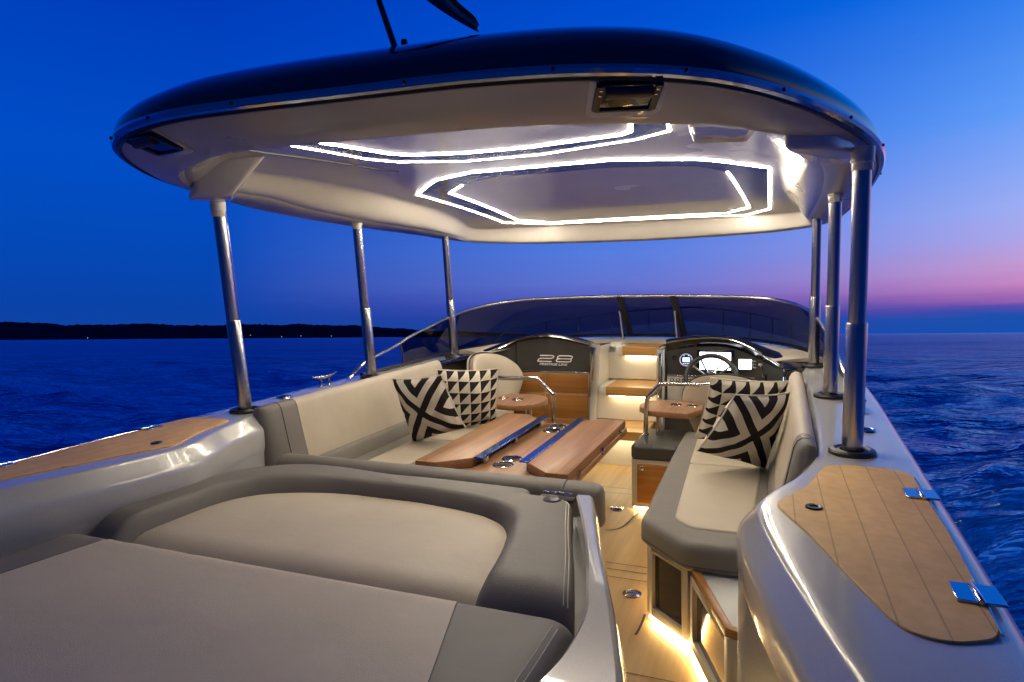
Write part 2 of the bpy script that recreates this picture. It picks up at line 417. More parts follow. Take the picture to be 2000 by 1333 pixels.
for a, b in zip(mi, mo):
    t = (b - a).normalized(); h = -0.145
    rs.append([tuple(a + Vector((0, 0, -0.42))), tuple(a + Vector((0, 0, -0.20))), tuple(a + Vector((0, 0, h - 0.006))), tuple(a + t * 0.006 + Vector((0, 0, h))), tuple(b - t * 0.010 + Vector((0, 0, h - 0.004))),
               tuple(b - t * .002 + Vector((0, 0, h - 0.010))), tuple(b + t * .004 + Vector((0, 0, h - 0.022))), tuple(b + Vector((0.03, 0, -0.30))), tuple(b + Vector((0.075, 0, FLOOR)))])
mb.rings(rs, closed=False, cap0=True, cap1=False)
obj('walkway_moulding', mb, GEL, boat, angle=30)
mb = MB().prism([(-0.97, -0.085), (0.345, -0.085), (0.365, -0.17), (0.435, -0.36), (0.50, -0.56), (0.57, -0.8), (0.6, -0.95), (0.62, -1.6), (-0.97, -1.6)], FLOOR, -0.245)
obj('sunpad_plinth', mb, GEL, boat, bevel=0.01)
# teak locker lids in both side decks
hout = [(0.917, -0.50), (0.93, -0.468), (0.982, -0.352), (1.018, -0.205), (1.040, -0.165), (1.13, -0.149), (1.195, -0.172), (1.213, -0.24), (1.214, -0.448), (1.205, -0.758), (1.198, -0.943), (1.190, -0.990), (1.165, -1.012), (1.136, -1.024), (1.105, -1.02), (1.078, -0.992), (1.031, -0.855), (0.975, -0.68), (0.922, -0.545)]
hout = [tuple(p)[:2] for p in smooth_path([(x, y, 0) for x, y in hout], 4, True)]
for s in (1, -1):
    lid = obj('locker_lid', MB().prism([(s * x, y) for x, y in offset2(hout, 0.008 if s else 0, True)], -0.004, 0.004), HATCH, boat, bevel=0.0015, seg=1)
    lid['label'] = 'teak-look lid in the starboard side deck' if s > 0 else 'teak-look lid in the port side deck'
    mb = MB(); a = offset2(hout, 0.007, True); b = offset2(hout, -0.0075, True)
    rs = [[(s * p[0], p[1], 0.0032) for p in a], [(s * p[0], p[1], 0.0034) for p in b], [(s * p[0], p[1], -0.003) for p in b]]
    mb.rings(rs, cap0=False, cap1=False); obj('seal', mb, RUB, lid)
    m2 = MB().lathe([(0.0, 0.0045), (0.009, 0.0045), (0.010, 0.007), (0.017, 0.008), (0.0185, 0.004)], (s * 0.981, -0.519, 0), 22); obj('finger_pull', m2, RUB, lid)
    for (cx, cy, w, h, sk) in ((1.208, -0.358, 0.062, 0.066, 0.25), (1.200, -0.868, 0.062, 0.068, 0.25)):
        m3 = MB(); 
        for (u0, u1) in ((-0.032, -0.004), (0.004, 0.034)):
            poly = [(s * (cx + u0), cy - h / 2 + sk * -u0 * .3), (s * (cx + u1), cy - h / 2), (s * (cx + u1), cy + h / 2), (s * (cx + u0), cy + h / 2)]
            m3.prism(poly if s > 0 else poly[::-1], 0.004, 0.0085)
        m3.tube([(s * (cx + 0.0), cy - h / 2 - 0.002, 0.008), (s * (cx + 0.0), cy + h / 2 + 0.002, 0.008)], 0.0055, 8)
        obj('hinge', m3, BLUEB, lid, bevel=0.001, seg=1)
    m4 = MB().tube([(s * 1.2185, -0.22, 0.003), (s * 1.219, -0.6, 0.003), (s * 1.204, -0.99, 0.003)], 0.0028, 6); obj('hinge_rod', m4, STEEL, lid)
    # cleat
    cy = 0.62; cx = s * 1.185
    m5 = MB()
    for dy in (-0.03, 0.03): m5.lathe([(0.013, 0), (0.009, 0.008), (0.0075, 0.035), (0.008, 0.045)], (cx, cy + dy, 0), 12)
    m5.tube([(cx, cy + d, 0.047 + 0.010 * (abs(d) / 0.09) ** 2) for d in (-0.095, -0.06, -0.03, 0, 0.03, 0.06, 0.095)], [0.004, 0.007, 0.009, 0.0095, 0.009, 0.007, 0.004], 10)
    m5.box(cx - 0.016, cx + 0.016, cy - 0.05, cy + 0.05, 0.0, 0.004)
    obj('cleat', m5, STEEL, boat)
    m6 = MB().lathe([(0.0, 0.006), (0.018, 0.006), (0.022, 0.0085), (0.031, 0.007), (0.034, 0.0)], (s * 1.165, 0.30, 0), 24); m6.box(s * 1.165 - 0.016, s * 1.165 + 0.016, 0.297, 0.303, 0.006, 0.011)
    obj('filler_cap', m6, STEEL, boat)
# bow rail
mb = MB(); P = []
for y in (2.9, 3.4, 3.9, 4.4, 4.9, 5.25): P.append((at_y(outer, y) - 0.06 if y < 5.2 else 0.06, y, 0.115 + (y - 2.9) * .012))
P = [(at_y(outer, 2.6) - .06, 2.6, 0.03)] + P; full = P + [(-x, y, z) for x, y, z in P[::-1]]
mb.tube(smooth_path(full, 5), 0.008, 8)
for (x, y, z) in P[2:-1:1]:
    for s in (1, -1): mb.tube([(s * x, y, 0.0), (s * x, y, z)], 0.006, 8)
obj('bow_rail', mb, STEEL, boat)
# inner bulkhead side filler behind furniture (cabin front)
mb = MB().box(-1.0, 1.0, 2.32, 2.36, FLOOR, 0.03); obj('cabin_bulkhead', mb, GELI, boat, bevel=0.004)
# cream ledge below the glass
mb = MB(); rs = []
led = smooth_path([(1.09, 1.98, 0.010), (1.03, 2.15, 0.014), (0.93, 2.32, 0.022), (0.6, 2.56, 0.03), (0.2, 2.68, 0.035), (-0.2, 2.68, 0.035), (-0.6, 2.56, 0.03), (-0.93, 2.32, 0.022), (-1.03, 2.15, 0.014), (-1.09, 1.98, 0.010)], 6)
for p in led:
    d = Vector((p.x, p.y - 1.3, 0)).normalized()
    rs.append([tuple(p - d * 0.26 + Vector((0, 0, 0.012))), tuple(p - d * 0.1 + Vector((0, 0, 0.02))), tuple(p + Vector((0, 0, 0.02))), tuple(p + d * 0.05 + Vector((0, 0, 0.016))), tuple(p + d * 0.05 + Vector((0, 0, -0.01)))])
mb.rings(rs, closed=False); obj('dash_ledge', mb, CREAM, boat)

# =================================================================== WINDSCREEN
ws = thing('windscreen', 'low wraparound windscreen of smoked glass with a thin steel rail round the cockpit', 'windscreen', (0, 2.6, 0.05))
railh = [(1.17, 0.80, 0.012), (1.165, 0.90, 0.065), (1.15, 1.0, .10), (1.14, 1.22, .14), (1.12, 1.4, .19), (1.05, 1.92, .295), (.85, 2.3, .345), (.5, 2.45, .36), (0.18, 2.5, .365)]
baseh = [(1.20, 0.82, 0.004), (1.20, 0.92, 0.004), (1.195, 1.05, 0.004), (1.19, 1.3, 0.006), (1.185, 1.6, 0.008), (1.13, 2.15, 0.015), (.93, 2.62, .03), (.58, 2.86, .045), (0.2, 2.93, .05)]
rail = smooth_path(railh + [(-x, y, z) for x, y, z in railh[::-1]], 7)
base = smooth_path(baseh + [(-x, y, z) for x, y, z in baseh[::-1]], 7)
obj('top_rail', MB().tube(rail, 0.0095, 8), STEELB, ws)
n = len(rail)
def pane(i0, i1, name='glass_pane'):
    mb = MB(); rs = []
    for i in range(i0, i1 + 1):
        a, b = rail[i], base[i]
        rs.append([tuple(b.lerp(a, t) + Vector((0, 0.02 * math.sin(math.pi * t), 0))) for t in (0.0, 0.25, 0.5, 0.75, 0.985)])
    mb.rings(rs, closed=False, cap0=False, cap1=False)
    return obj(name, mb, TINT, ws, fix=True)
mid = n // 2
k0 = next(i for i in range(n) if rail[i].x < 0.262); k1 = next(i for i in range(n) if rail[i].x < -0.085)
q0 = next(i for i in range(n) if rail[i].y > 1.25); q1 = n - 1 - q0
pane(q0, k0); pane(k0, k1); pane(k1, q1)
for i in (q0, q1): obj('pane_edge', MB().tube([base[i], rail[i]], 0.006, 6), RUB, ws)
mb = MB().tube([p + Vector((0, 0, 0.004)) for p in base[q0 - 14:q1 + 15]], 0.012, 6); obj('glass_gasket', mb, RUB, ws)
for k in (k0, k1):
    a, b = base[k], rail[k]
    m = MB(); w = 0.022
    rs = []
    for t in (0, .25, .5, .75, 1):
        p = a.lerp(b, t) + Vector((0, 0.02 * math.sin(math.pi * t) - 0.012, 0)); rs.append([(p.x - w, p.y, p.z), (p.x + w, p.y, p.z), (p.x + w, p.y - 0.02, p.z), (p.x - w, p.y - 0.02, p.z)])
    m.rings(rs); obj('mullion', m, RUB, ws, bevel=0.003)
for x in (-0.128, 0.245):
    obj('door_handrail', MB().tube(smooth_path([(x, 2.70, 0.045), (x, 2.60, 0.06), (x, 2.565, 0.10), (x, 2.50, 0.235), (x, 2.47, 0.262)], 4), 0.006, 8), STEEL, ws)

# =================================================================== HARDTOP
ht = thing('hardtop', 'midnight-blue hardtop with a pale underside and glowing light strips on six telescopic steel posts', 'hardtop roof', (0, 0.7, 0.8))
right = [(0, -.78, .945), (.3, -.76, .943), (.55, -.71, .938), (.75, -.615, .928), (.9, -.46, .913), (1.03, -.25, .893), (1.13, .0, .872), (1.185, .3, .852), (1.205, .8, .832), (1.2, 1.4, .818), (1.165, 1.95, .806), (0.98, 2.24, .800), (0.55, 2.36, .790), (0, 2.40, .785)]
left = [(-.3, -.795, .948), (-.55, -.785, .95), (-.78, -.72, .945), (-.97, -.58, .932), (-1.10, -.34, .905), (-1.165, .0, .877), (-1.195, .3, .853), (-1.205, .8, .832), (-1.2, 1.4, .818), (-1.165, 1.95, .806), (-0.98, 2.24, .800), (-0.55, 2.36, .790)]
rim = smooth_path(right + left[::-1], 6, True)
CEN = Vector((0, 0.75, 0))
def toward(p, k, z):  return Vector((p.x + (CEN.x - p.x) * k, p.y + (CEN.y - p.y) * k, z))
mb = MB(); rs = [[p + Vector((0, 0, -0.004)) for p in rim]]
for (k, h) in ((-0.004, 0.012), (0.0, 0.035), (0.015, 0.062), (0.045, 0.095), (0.10, 0.135), (0.18, 0.172), (0.30, 0.205), (0.46, 0.228), (0.66, 0.242), (0.9, 0.248)):
    rs.append([toward(p, k, p.z + (0.93 - p.z) * min(1, k * 1.8) + h) for p in rim])
mb.rings(rs, cap0=False); obj('roof_shell', mb, ROOF, ht, angle=60)
rrail = obj('rubbing_rail', MB().tube([p + Vector((0, 0, -0.006)) for p in rim], 0.013, 8, loop=True), BLUEB, ht)
obj('rail_gasket', MB().tube([toward(p, 0.006, p.z - 0.019) for p in rim], 0.0075, 6, loop=True), RUB, ht)
# rivets on the rail
for i in range(3, len(rim), 7):
    p = rim[i]; d = (p - CEN); d.z = 0; d.normalize(); c = p + d * 0.0125 + Vector((0, 0, -0.006))
    obj('rail_screw', MB().lathe([(0.0045, -0.0035), (0.0045, 0.0035)], c, 8), RUB, rrail)
def zc(x, y): return .955 - .0278 * (y - .3) ** 2 - .02 * (abs(x) / .9) ** 4
def lipk(p):
    # how far the lower lip stands in from the rim: wide across the stern, narrow along the sides
    a = max(0.0, min(1.0, (-p.y + 0.05) / 0.75))
    return 0.022 + 0.075 * a
def lipz(p):
    a = max(0.0, min(1.0, (-p.y + 0.05) / 0.75)); b = max(0.0, min(1, (p.y - 1.7) / .6))
    return p.z - 0.026 - 0.05 * a - 0.028 * b
lip = [toward(p, lipk(p), lipz(p)) for p in rim]
mb = MB(); rs = [[toward(p, 0.004, p.z - 0.016) for p in rim]]
for t in (0.35, 0.7, 0.92): rs.append([rs[0][i].lerp(lip[i], t) + Vector((0, 0, -0.008 * math.sin(math.pi * t))) for i in range(len(rim))])
rs.append(lip)
def beam(p):
    f = max(0, min(1, (abs(p.x) - 1.0) / 0.14)) * max(0, min(1, (p.y + 0.45) / 0.6)) * max(0, min(1, (2.2 - p.y) / 0.35)); return 0.088 * f * f * (3 - 2 * f)
rs.append([toward(p, lipk(p) + 0.010, lipz(p) - 0.001) for p in rim])
rs.append([toward(p, lipk(p) + 0.012 + beam(p), lipz(p) - 0.001 + 0.03 * beam(p)) for p in rim])
rs.append([toward(p, lipk(p) + 0.022 + beam(p), lipz(p) + 0.012) for p in rim])
mb.rings(rs, cap0=False, cap1=False); obj('fascia', mb, GELF, ht, angle=45)
mb = MB(); rs = [rs[-1]]
for dd in [0.012 * k_ for k_ in range(1, 14)] + [0.2 + 0.76 * k_ / 38 for k_ in range(39)]:
    r = []
    for i, p in enumerate(rim):
        k = lipk(p) + 0.022 + beam(p); q0_ = toward(p, k, 0); dist = (CEN - q0_).length; t = dd / dist if dd < 0.18 else 0.156 / dist + (dd - 0.19) / 0.77 * (0.97 - 0.156 / dist)
        q = toward(p, k + (1 - k) * t, 0); zw = 0.135 - 0.09 * max(0, min(1, (p.y - 1.6) / .5)) + 0.35 * beam(p); e = max(0, min(1, t * dist / zw)); e = e * e * (3 - 2 * e)
        z0 = lipz(p) + 0.012; q.z = z0 + (zc(q.x, q.y) - z0) * e; r.append(q)
    rs.append(r)
mb.rings(rs, cap0=False); liner = obj('ceiling_liner', mb, GELW, ht, angle=60)
# ribbons lying on the ceiling
def ribbon(mb, pts, w, h=0.004, lift=0.0, close=False):
    P = list(pts); P2 = []
    for i in range(len(P) - (0 if close else 1)):
        a = P[i]; b = P[(i + 1) % len(P)]; n_ = max(1, int(math.dist(a, b) / 0.08))
        for k in range(n_): P2.append((a[0] + (b[0] - a[0]) * k / n_, a[1] + (b[1] - a[1]) * k / n_))
    if not close: P2.append(P[-1])
    A = offset2(P2, w / 2, close); B = offset2(P2, -w / 2, close); rs = []
    for a, b in zip(A, B):
        za, zb = zc(*a) - lift, zc(*b) - lift
        rs.append([(a[0], a[1], za + 0.01), (b[0], b[1], zb + 0.01), (b[0], b[1], zb - h), (a[0], a[1], za - h)])
    mb.rings(rs, loop=close); return mb
Bo = [(-.30, .500), (.30, .500), (.62, .63), (.855, .87), (.838, 1.985), (.698, 2.19), (-.50, 2.165), (-.763, 1.98), (-.775, .885), (-.52, .60)]
Bi = [(-.48, .785), (-.628, .947), (-.659, 1.935), (-.50, 2.105), (.604, 2.10), (.735, 1.94), (.690, .93)]
Bband = [(-.26, .66), (.26, .66), (.58, .76), (.690, .93), (.735, 1.94), (.604, 2.08), (-.48, 2.08), (-.659, 1.93), (-.628, .947), (-.48, .785)]
Ao = [(-.514, -.40), (-.509, -.313), (-.475, 0.02), (-.42, .13), (-.208, .247), (.10, .255), (.46, .145), (.585, .045), (.603, -.115), (.610, -.38)]
Ai = [(-.42, -.40), (-.412, -.321), (-.355, -.03), (-.31, .03), (-.132, .093), (.10, .105), (.43, .05), (.475, .005), (.51, -.159), (.515, -.38)]
def band(name, o, i, lift):
    o = resample([Vector((x, y, 0)) for x, y in o], 60); i = resample([Vector((x, y, 0)) for x, y in i], 60); mb = MB()
    rs = [[(a.x, a.y, zc(a.x, a.y) + .01 ), (a.x, a.y, zc(a.x, a.y) - lift), (b.x, b.y, zc(b.x, b.y) - lift), (b.x, b.y, zc(b.x, b.y) + .01)] for a, b in zip(o, i)]
    mb.rings(rs); return obj(name, mb, MIRR, ht, smooth=False)
band('smoked_panel', Bo + [Bo[0]], Bband + [Bband[0]], 0.0012)
band('smoked_panel', Ao, Ai, 0.0012)
obj('light_strip', ribbon(MB(), Bo[6:] + Bo[:6], 0.0095, 0.0026), LED, ht, smooth=False)
obj('light_strip', ribbon(MB(), Bo[5:7], 0.0095, 0.0026), LEDD, ht, smooth=False)
obj('light_strip', ribbon(MB(), Bi[:4], 0.0095, 0.0026), LED, ht, smooth=False)
obj('light_strip', ribbon(MB(), Bi[3:5], 0.0095, 0.0026), LEDD, ht, smooth=False)
obj('light_strip', ribbon(MB(), Bi[4:], 0.0095, 0.0026), LED, ht, smooth=False)
obj('light_strip', ribbon(MB(), Ao, 0.0075, 0.0026), LEDA, ht, smooth=False)
obj('light_strip', ribbon(MB(), Ai, 0.0115, 0.0026), LEDA, ht, smooth=False)
# step in the ceiling, port side, and the ventilation hatch, starboard
mb = ribbon(MB(), [(-.66, -.42), (-.655, -.30), (-.56, .27), (-.53, .31)], 0.010, 0.004); obj('ceiling_joint', mb, RUB, ht)
pl = [(.655, -.08), (.845, -.02), (.80, .25), (.635, .225)]
mb = MB(); rs = []
for k, dz in ((0, 0.004), (0.0, -0.010), (0.05, -0.014), (0.12, -0.010), (0.16, -0.004)):
    q = roundpoly([(x + (.735 - x) * k, y + (.1 - y) * k) for x, y in pl], 0.03, 4); rs.append([(x, y, zc(x, y) + dz) for x, y in q])
mb.rings(rs); obj('ceiling_hatch', mb, GELW, ht)
# corner housings over the aft posts
for s in (1, -1):
    pts = [(0.905, -0.265), (1.03, -0.18), (1.085, -0.08), (1.11, 0.06), (1.07, 0.09), (0.98, 0.02)]
    if s < 0: pts = [(0.84, -0.27), (1.0, -0.30), (1.09, -0.22), (1.13, -0.02), (1.12, 0.05), (1.02, 0.0)]
    if s < 0: pts = [(0.84, -0.27), (0.99, -0.315), (1.065, -0.25), (1.02, -0.13), (0.93, -0.17)]
    tops = [(x - (0.17 if x < 0.9 else 0.05) * (1 if s < 0 else 0.25), y) for x, y in pts]
    pts = roundpoly([(s * x, y) for x, y in pts], 0.03, 5); tops = roundpoly([(s * x, y) for x, y in tops], 0.05, 5)
    mb = MB(); rs = []; cx_ = sum(p[0] for p in pts) / len(pts); cy_ = sum(p[1] for p in pts) / len(pts)
    for dz, k in ((0.0, 0.10), (0.002, 0.05), (0.008, 0.012), (0.018, 0.0), (0.12, 0.0)):
        f = dz / 0.12; rs.append([(a[0] + (b[0] - a[0]) * f + (cx_ - a[0]) * k, a[1] + (b[1] - a[1]) * f + (cy_ - a[1]) * k, 0.816 + dz) for a, b in zip(pts, tops)])
    mb.rings(rs); obj('corner_housing', mb, GELW, ht, angle=50)
# roller-blind boxes let into the stern fascia
def blind(c, ux, ww, hh):
    c = Vector(c); ux = Vector(ux).normalized(); i = min(range(len(rim)), key=lambda k: (rim[k] - c).length_squared)
    a = toward(rim[i], .006, rim[i].z - .02); b = lip[i]; uz = (a - b).normalized(); nn = ux.cross(uz).normalized()
    if nn.y > 0: nn = -nn
    o = a * 0.68 + b * 0.32 + nn * 0.012
    def fr(w0, w1, h0, h1, d0, d1):
        vs = [o + ux * x + uz * z + nn * d for d in (d0, d1) for (x, z) in ((w0, h0), (w1, h0), (w1, h1), (w0, h1))]
        return vs, [(0, 1, 2, 3), (7, 6, 5, 4), (0, 4, 5, 1), (1, 5, 6, 2), (2, 6, 7, 3), (3, 7, 4, 0)]
    mb = MB(); mb.add(*fr(-ww, ww, -hh, hh, -0.02, 0.0)); box = obj('blind_box', mb, BLACKG, ht, bevel=0.003)
    m2 = MB(); 
    for (w0, w1, h0, h1) in ((-ww - .006, -ww + .010, -hh, hh), (ww - .010, ww + .006, -hh, hh), (-ww, ww, -hh - .004, -hh + 0.004)): m2.add(*fr(w0, w1, h0, h1, -0.01, 0.003))
    obj('blind_frame', m2, RUB, box, bevel=0.001, seg=1)
    m3 = MB().tube([o + ux * -(ww - .014) + uz * hh * .55 + nn * .0, o + ux * (ww - .014) + uz * hh * .55 + nn * .0], 0.015, 12); obj('blind_roller', m3, ROLL, box)
    for sx in (-1, 1):
        for h in (.75, .35): obj('blind_screw', MB().add(*fr(sx * (ww - .004) - .003, sx * (ww - .004) + .003, hh * h - .002, hh * h + .002, 0.002, 0.0045)), STEEL, box)
    m5 = MB(); rs = []
    for k, d in ((1.0, 0.0035), (0.9, -0.006)):
        break
    rs = []
    for d, k in ((-0.030, 1.0), (0.0, 1.0), (0.0015, 0.97)):
        q = roundpoly([(-ww * 1.32 * k, hh * 1.02), (ww * 1.32 * k, hh * 1.02), (ww * 1.30 * k, -hh * 1.62), (-ww * 1.30 * k, -hh * 1.62)], [0.003, .003, .022, .022], 5)
        rs.append([o + ux * x + uz * z + nn * (d - 0.0135 + 0.012 * (hh - z) / (2.6 * hh)) for x, z in q])
    obj('blind_surround', MB().rings(rs), GELW, box)
    for k, d in ():
        q = roundpoly([(-ww * 1.38 * k, hh * 1.0), (ww * 1.38 * k, hh * 1.0), (ww * 1.38 * k, -hh * 1.32 * k), (-ww * 1.38 * k, -hh * 1.32 * k)], [0.001, .001, .02, .02], 4)
        rs.append([o + ux * x + uz * z + nn * (d - 0.012) for x, z in q])
    return box
blind((0.635, -0.67, 0.93), (1, 0.34, 0), 0.062, 0.041)
blind((-0.69, -0.75, 0.945), (1, -0.22, 0), 0.062, 0.041)
# posts: two-stage telescopic tubes, raked aft
proto = None
posts = [(s * a, y, z) for s in (-1, 1) for a, y, z in ((1.10, 0.0, 0.0), (1.096, 0.899, 0.002), (1.071, 1.812, 0.004))]
pdata = {}
for (x, y, z) in posts:
    first = not pdata
    if first:
        top = Vector((0, -0.0775, 0.815)); jt = Vector((0, -0.0355, 0.373))
        m = MB().tube([Vector((0, 0, 0.008)), jt - Vector((0, 0, .003)), jt], [0.0275, 0.0275, 0.0255], 24)
        pa = obj('support_post', m, STEELB, ht, local=True); pdata['post'] = pa
        m = MB().tube([jt - Vector((0, 0, .05)), top], 0.0225, 20); pdata['sleeve'] = obj('inner_tube', m, STEELB, pa, local=True)
        m = MB().lathe([(0.062, 0), (0.062, 0.008), (0.058, 0.013), (0.046, 0.015), (0.040, 0.011), (0.034, 0.012), (0.034, 0.0)], (0, 0, 0.0), 30); pdata['flange'] = obj('base_flange', m, RUB, pa, local=True)
        m = MB().lathe([(0.024, -0.02), (0.0255, -0.018), (0.0255, 0.0), (0.0285, 0.001), (0.029, 0.04)], top + Vector((0, 0.002, -0.022)), 20); pdata['collar'] = obj('top_collar', m, GELW, pa, local=True)
        o = pa
    else:
        o = pdata['post'].copy(); C.objects.link(o)
        for k in ('sleeve', 'flange', 'collar'):
            c = pdata[k].copy(); C.objects.link(c); c.parent = o
    o.parent = ht; o.location = Vector((x, y, z)) - ht.location
m = MB().tube([(-1.085, -0.055, 0.80), (-1.083, 0.015, 0.02)], 0.0016, 6); obj('guide_wire', m, STEEL, ht)

# flag pole and flag on the roof
fp = thing('flagpole', 'slim dark pole leaning on the roof edge of the hardtop', 'flagpole', (-0.073, -0.42, 1.10))
obj('pole', MB().tube([(-0.068, -0.42, 1.105), (-0.130, -0.42, 1.285), (-0.196, -0.42, 1.47)], [0.0095, 0.0085, 0.0075], 12), BLACKG, fp)
obj('foot', MB().lathe([(0.018, 0), (0.018, 0.012), (0.012, 0.03), (0.0105, 0.05)], (-0.066, -0.42, 1.085), 14), RUB, fp)
obj('knob', MB().lathe([(0.0, -0.011), (0.008, -0.008), (0.010, 0.0), (0.008, 0.008), (0.0, 0.011)], (-0.066, -0.40, 1.168), 12), RUB, fp)
def flag_mat():
    m, nt, b = nmat('flag_cloth'); tc = N(nt, 'ShaderNodeTexCoord'); sx = N(nt, 'ShaderNodeSeparateXYZ'); L(nt, tc.outputs['UV'], sx.inputs[0])
    r = ramp(nt, sx.outputs[1], [(0.0, (0.02, 0.16, 0.20)), (0.33, (0.02, 0.16, 0.20)), (0.34, (0.34, 0.38, 0.36)), (0.66, (0.34, 0.38, 0.36)), (0.67, (0.30, 0.14, 0.09))]); r.color_ramp.interpolation = 'CONSTANT'
    L(nt, r.outputs[0], b.inputs['Base Color']); b.inputs['Roughness'].default_value = 0.8
    n = N(nt, 'ShaderNodeTexNoise', i_Scale=300.0); L(nt, tc.outputs['Object'], n.inputs['Vector']); bump(nt, b, n.outputs['Fac'], .2, .001); return m
FLAGM = flag_mat()
FP = smooth_path([(-0.186, 0, 1.445), (-0.11, 0, 1.415), (-0.03, 0, 1.345), (0.045, 0, 1.272), (0.10, 0, 1.222), (0.172, 0, 1.166)], 8)
def flagpt(u, v):
    # streams from the pole head to starboard; gathered folds, narrowing to the fly
    k = u * (len(FP) - 1); i = min(int(k), len(FP) - 2); p = FP[i].lerp(FP[i + 1], k - i); t = (FP[i + 1] - FP[i]).normalized(); nn = Vector((t.z, 0, -t.x))
    wd = 0.060 * (1 - u) ** 0.8 + 0.030 * (1 - 0.25 * u); f = v - 0.5
    if u > .9: p = p - t * 0.02 * (v - 0.2) * (u - .9) * 10
    fold = 0.016 * math.sin(v * 8 + u * 9) * (0.4 + .6 * math.sin(math.pi * min(1, u * 1.1)))
    q = p - nn * wd * f; return (q.x, -0.42 + fold, q.z)
mb = MB().grid(40, 20, flagpt)
fo = obj('flag', mb, FLAGM, fix=False); uv = fo.data.uv_layers.new(name='UVMap')
for lp in fo.data.loops: uv.data[lp.index].uv = ((lp.vertex_index % 40) / 39, (lp.vertex_index // 40) / 19)
tag(fo, 'small limp dark green striped flag hanging from the pole above the roof', 'flag')

# =================================================================== COMPANIONWAY STEPS
st = thing('companionway_steps', 'lit teak steps climbing between the two dashboards to the windscreen door', 'steps', (0.05, 1.9, FLOOR))
def tread(x0, x1, y0, y1, zt, th):
    t = obj('tread', MB().box(x0, x1, y0, y1, zt - th, zt), TEAKS, st, bevel=0.004)
    e = MB().box(x0 - 0.045, x0 - 0.001, y0 + 0.012, y1, zt - th + 0.002, zt - 0.002); obj('tread_cap', e, GELI, t, bevel=0.003)
    l = MB().box(x0 + 0.015, x1 - 0.012, y0 + 0.030, y0 + 0.042, zt - th - 0.006, zt - th - 0.001); obj('led_strip', l, LEDS, t, smooth=False)
    return t
tread(-0.055, 0.175, 2.23, 2.62, 0.046, 0.062)
tread(-0.105, 0.185, 1.98, 2.29, -0.18, 0.058)
tread(-0.15, 0.185, 1.745, 2.06, -0.403, 0.055)
for (y, z0, z1) in ((2.285, -0.175, 0.0), (2.055, -0.40, -0.235), (1.83, FLOOR, -0.455)):
    obj('riser', MB().box(-0.20, 0.195, y, y + 0.02, z0, z1), GELI, st)
obj('side_panel', MB().rings([[(-0.155, 2.31, z), (-0.180, 2.06, z), (-0.192, 2.06, z), (-0.168, 2.31, z)] for z in (FLOOR, 0.055)]), GELI, st, bevel=0.003)
obj('side_panel', MB().box(0.200, 0.212, 2.06, 2.31, FLOOR, 0.045), GELI, st, bevel=0.003)
obj('door_post', MB().lathe([(0.05, 0.0), (0.05, 0.055), (0.045, 0.062), (0, 0.064)], (-0.115, 2.36, 0.0), 20), GELI, st)
for (x, zt, zb) in ((-0.212, 0.078, FLOOR), (0.224, 0.05, FLOOR)):
    sx = -1 if x < 0 else 1
    mb = MB(); rs = []
    for t in range(13):
        z = zb + (zt - zb) * t / 12; lean = (0.03 * (t / 12) ** 1.3 if x < 0 else 0)
        rs.append([(x + lean + 0.026 * math.cos(a) , 2.055 + 0.03 * math.sin(a) - 0.02 * (1 - t / 12), z) for a in [2 * math.pi * k / 14 for k in range(14)]])
    mb.rings(rs); obj('corner_pillar', mb, GEL, st)
    hz0 = -0.255 if x < 0 else -0.24
    P = [(x + sx * .002, 2.008, hz0), (x + sx * .002 + (0.03 if x < 0 else 0), 2.015, zt - 0.02)]
    obj('grab_bar', MB().tube([P[0], tuple((Vector(P[0]) + Vector(P[1])) / 2 + Vector((0, -0.006, 0))), P[1]], [0.012, 0.016, 0.012], 12), STEEL, st)

# =================================================================== HELM DASHBOARD (starboard)
da = thing('helm_dashboard', 'dark helm dashboard with lit screens and a steering wheel to starboard of the steps', 'dashboard', (0.6, 2.1, FLOOR))
plan = smooth_path([(0.252, 2.10, 0), (0.55, 2.11, 0), (0.76, 2.085, 0), (0.87, 2.01, 0), (0.945, 1.86, 0), (0.96, 1.74, 0)], 7)
topz = lambda p: 0.085 + 0.045 * math.sin(min(1, max(0, (p.x - 0.2) / 0.65)) * math.pi) - 0.09 * max(0, (p.x - 0.6) / 0.36) ** 1.5
mb = MB(); rs = []
for p in plan: rs.append([(p.x, p.y, FLOOR), (p.x, p.y, -0.30), (p.x, p.y, -0.115), (p.x, p.y + 0.0, topz(p) - 0.01)])
mb.rings(rs, closed=False); obj('instrument_panel', mb, DASH, da)
mb = MB(); rs = []
for i, p in enumerate(plan):
    a = plan[max(i - 1, 0)]; b = plan[min(i + 1, len(plan) - 1)]; t = (b - a).normalized(); nn = Vector((t.y, -t.x, 0))   # towards cockpit
    if nn.y > 0 and nn.x > 0: nn = -nn
    z = topz(p)
    rs.append([tuple(p + nn * d + Vector((0, 0, z + h))) for d, h in ((0.002, -0.060), (0.015, -0.043), (0.033, -0.021), (0.046, -0.006), (0.046, 0.004), (0.03, 0.012), (-0.02, 0.012), (-0.12, -0.008), (-0.2, -0.03))])
mb.rings(rs, closed=False); obj('cowl', mb, BLACKG, da, angle=60)
obj('cowl_edge', MB().tube([tuple(Vector(r[3])) for r in rs], 0.0042, 6), STEEL, da)
mb = MB().box(0.255, 0.86, 2.083, 2.098, -0.120, -0.108); obj('trim_strip', mb, STEELB, da, bevel=0.002)
mb = MB().box(0.256, 0.88, 2.086, 2.10, -0.30, -0.122); sp = obj('switch_panel', mb, GELI, da, bevel=0.003)
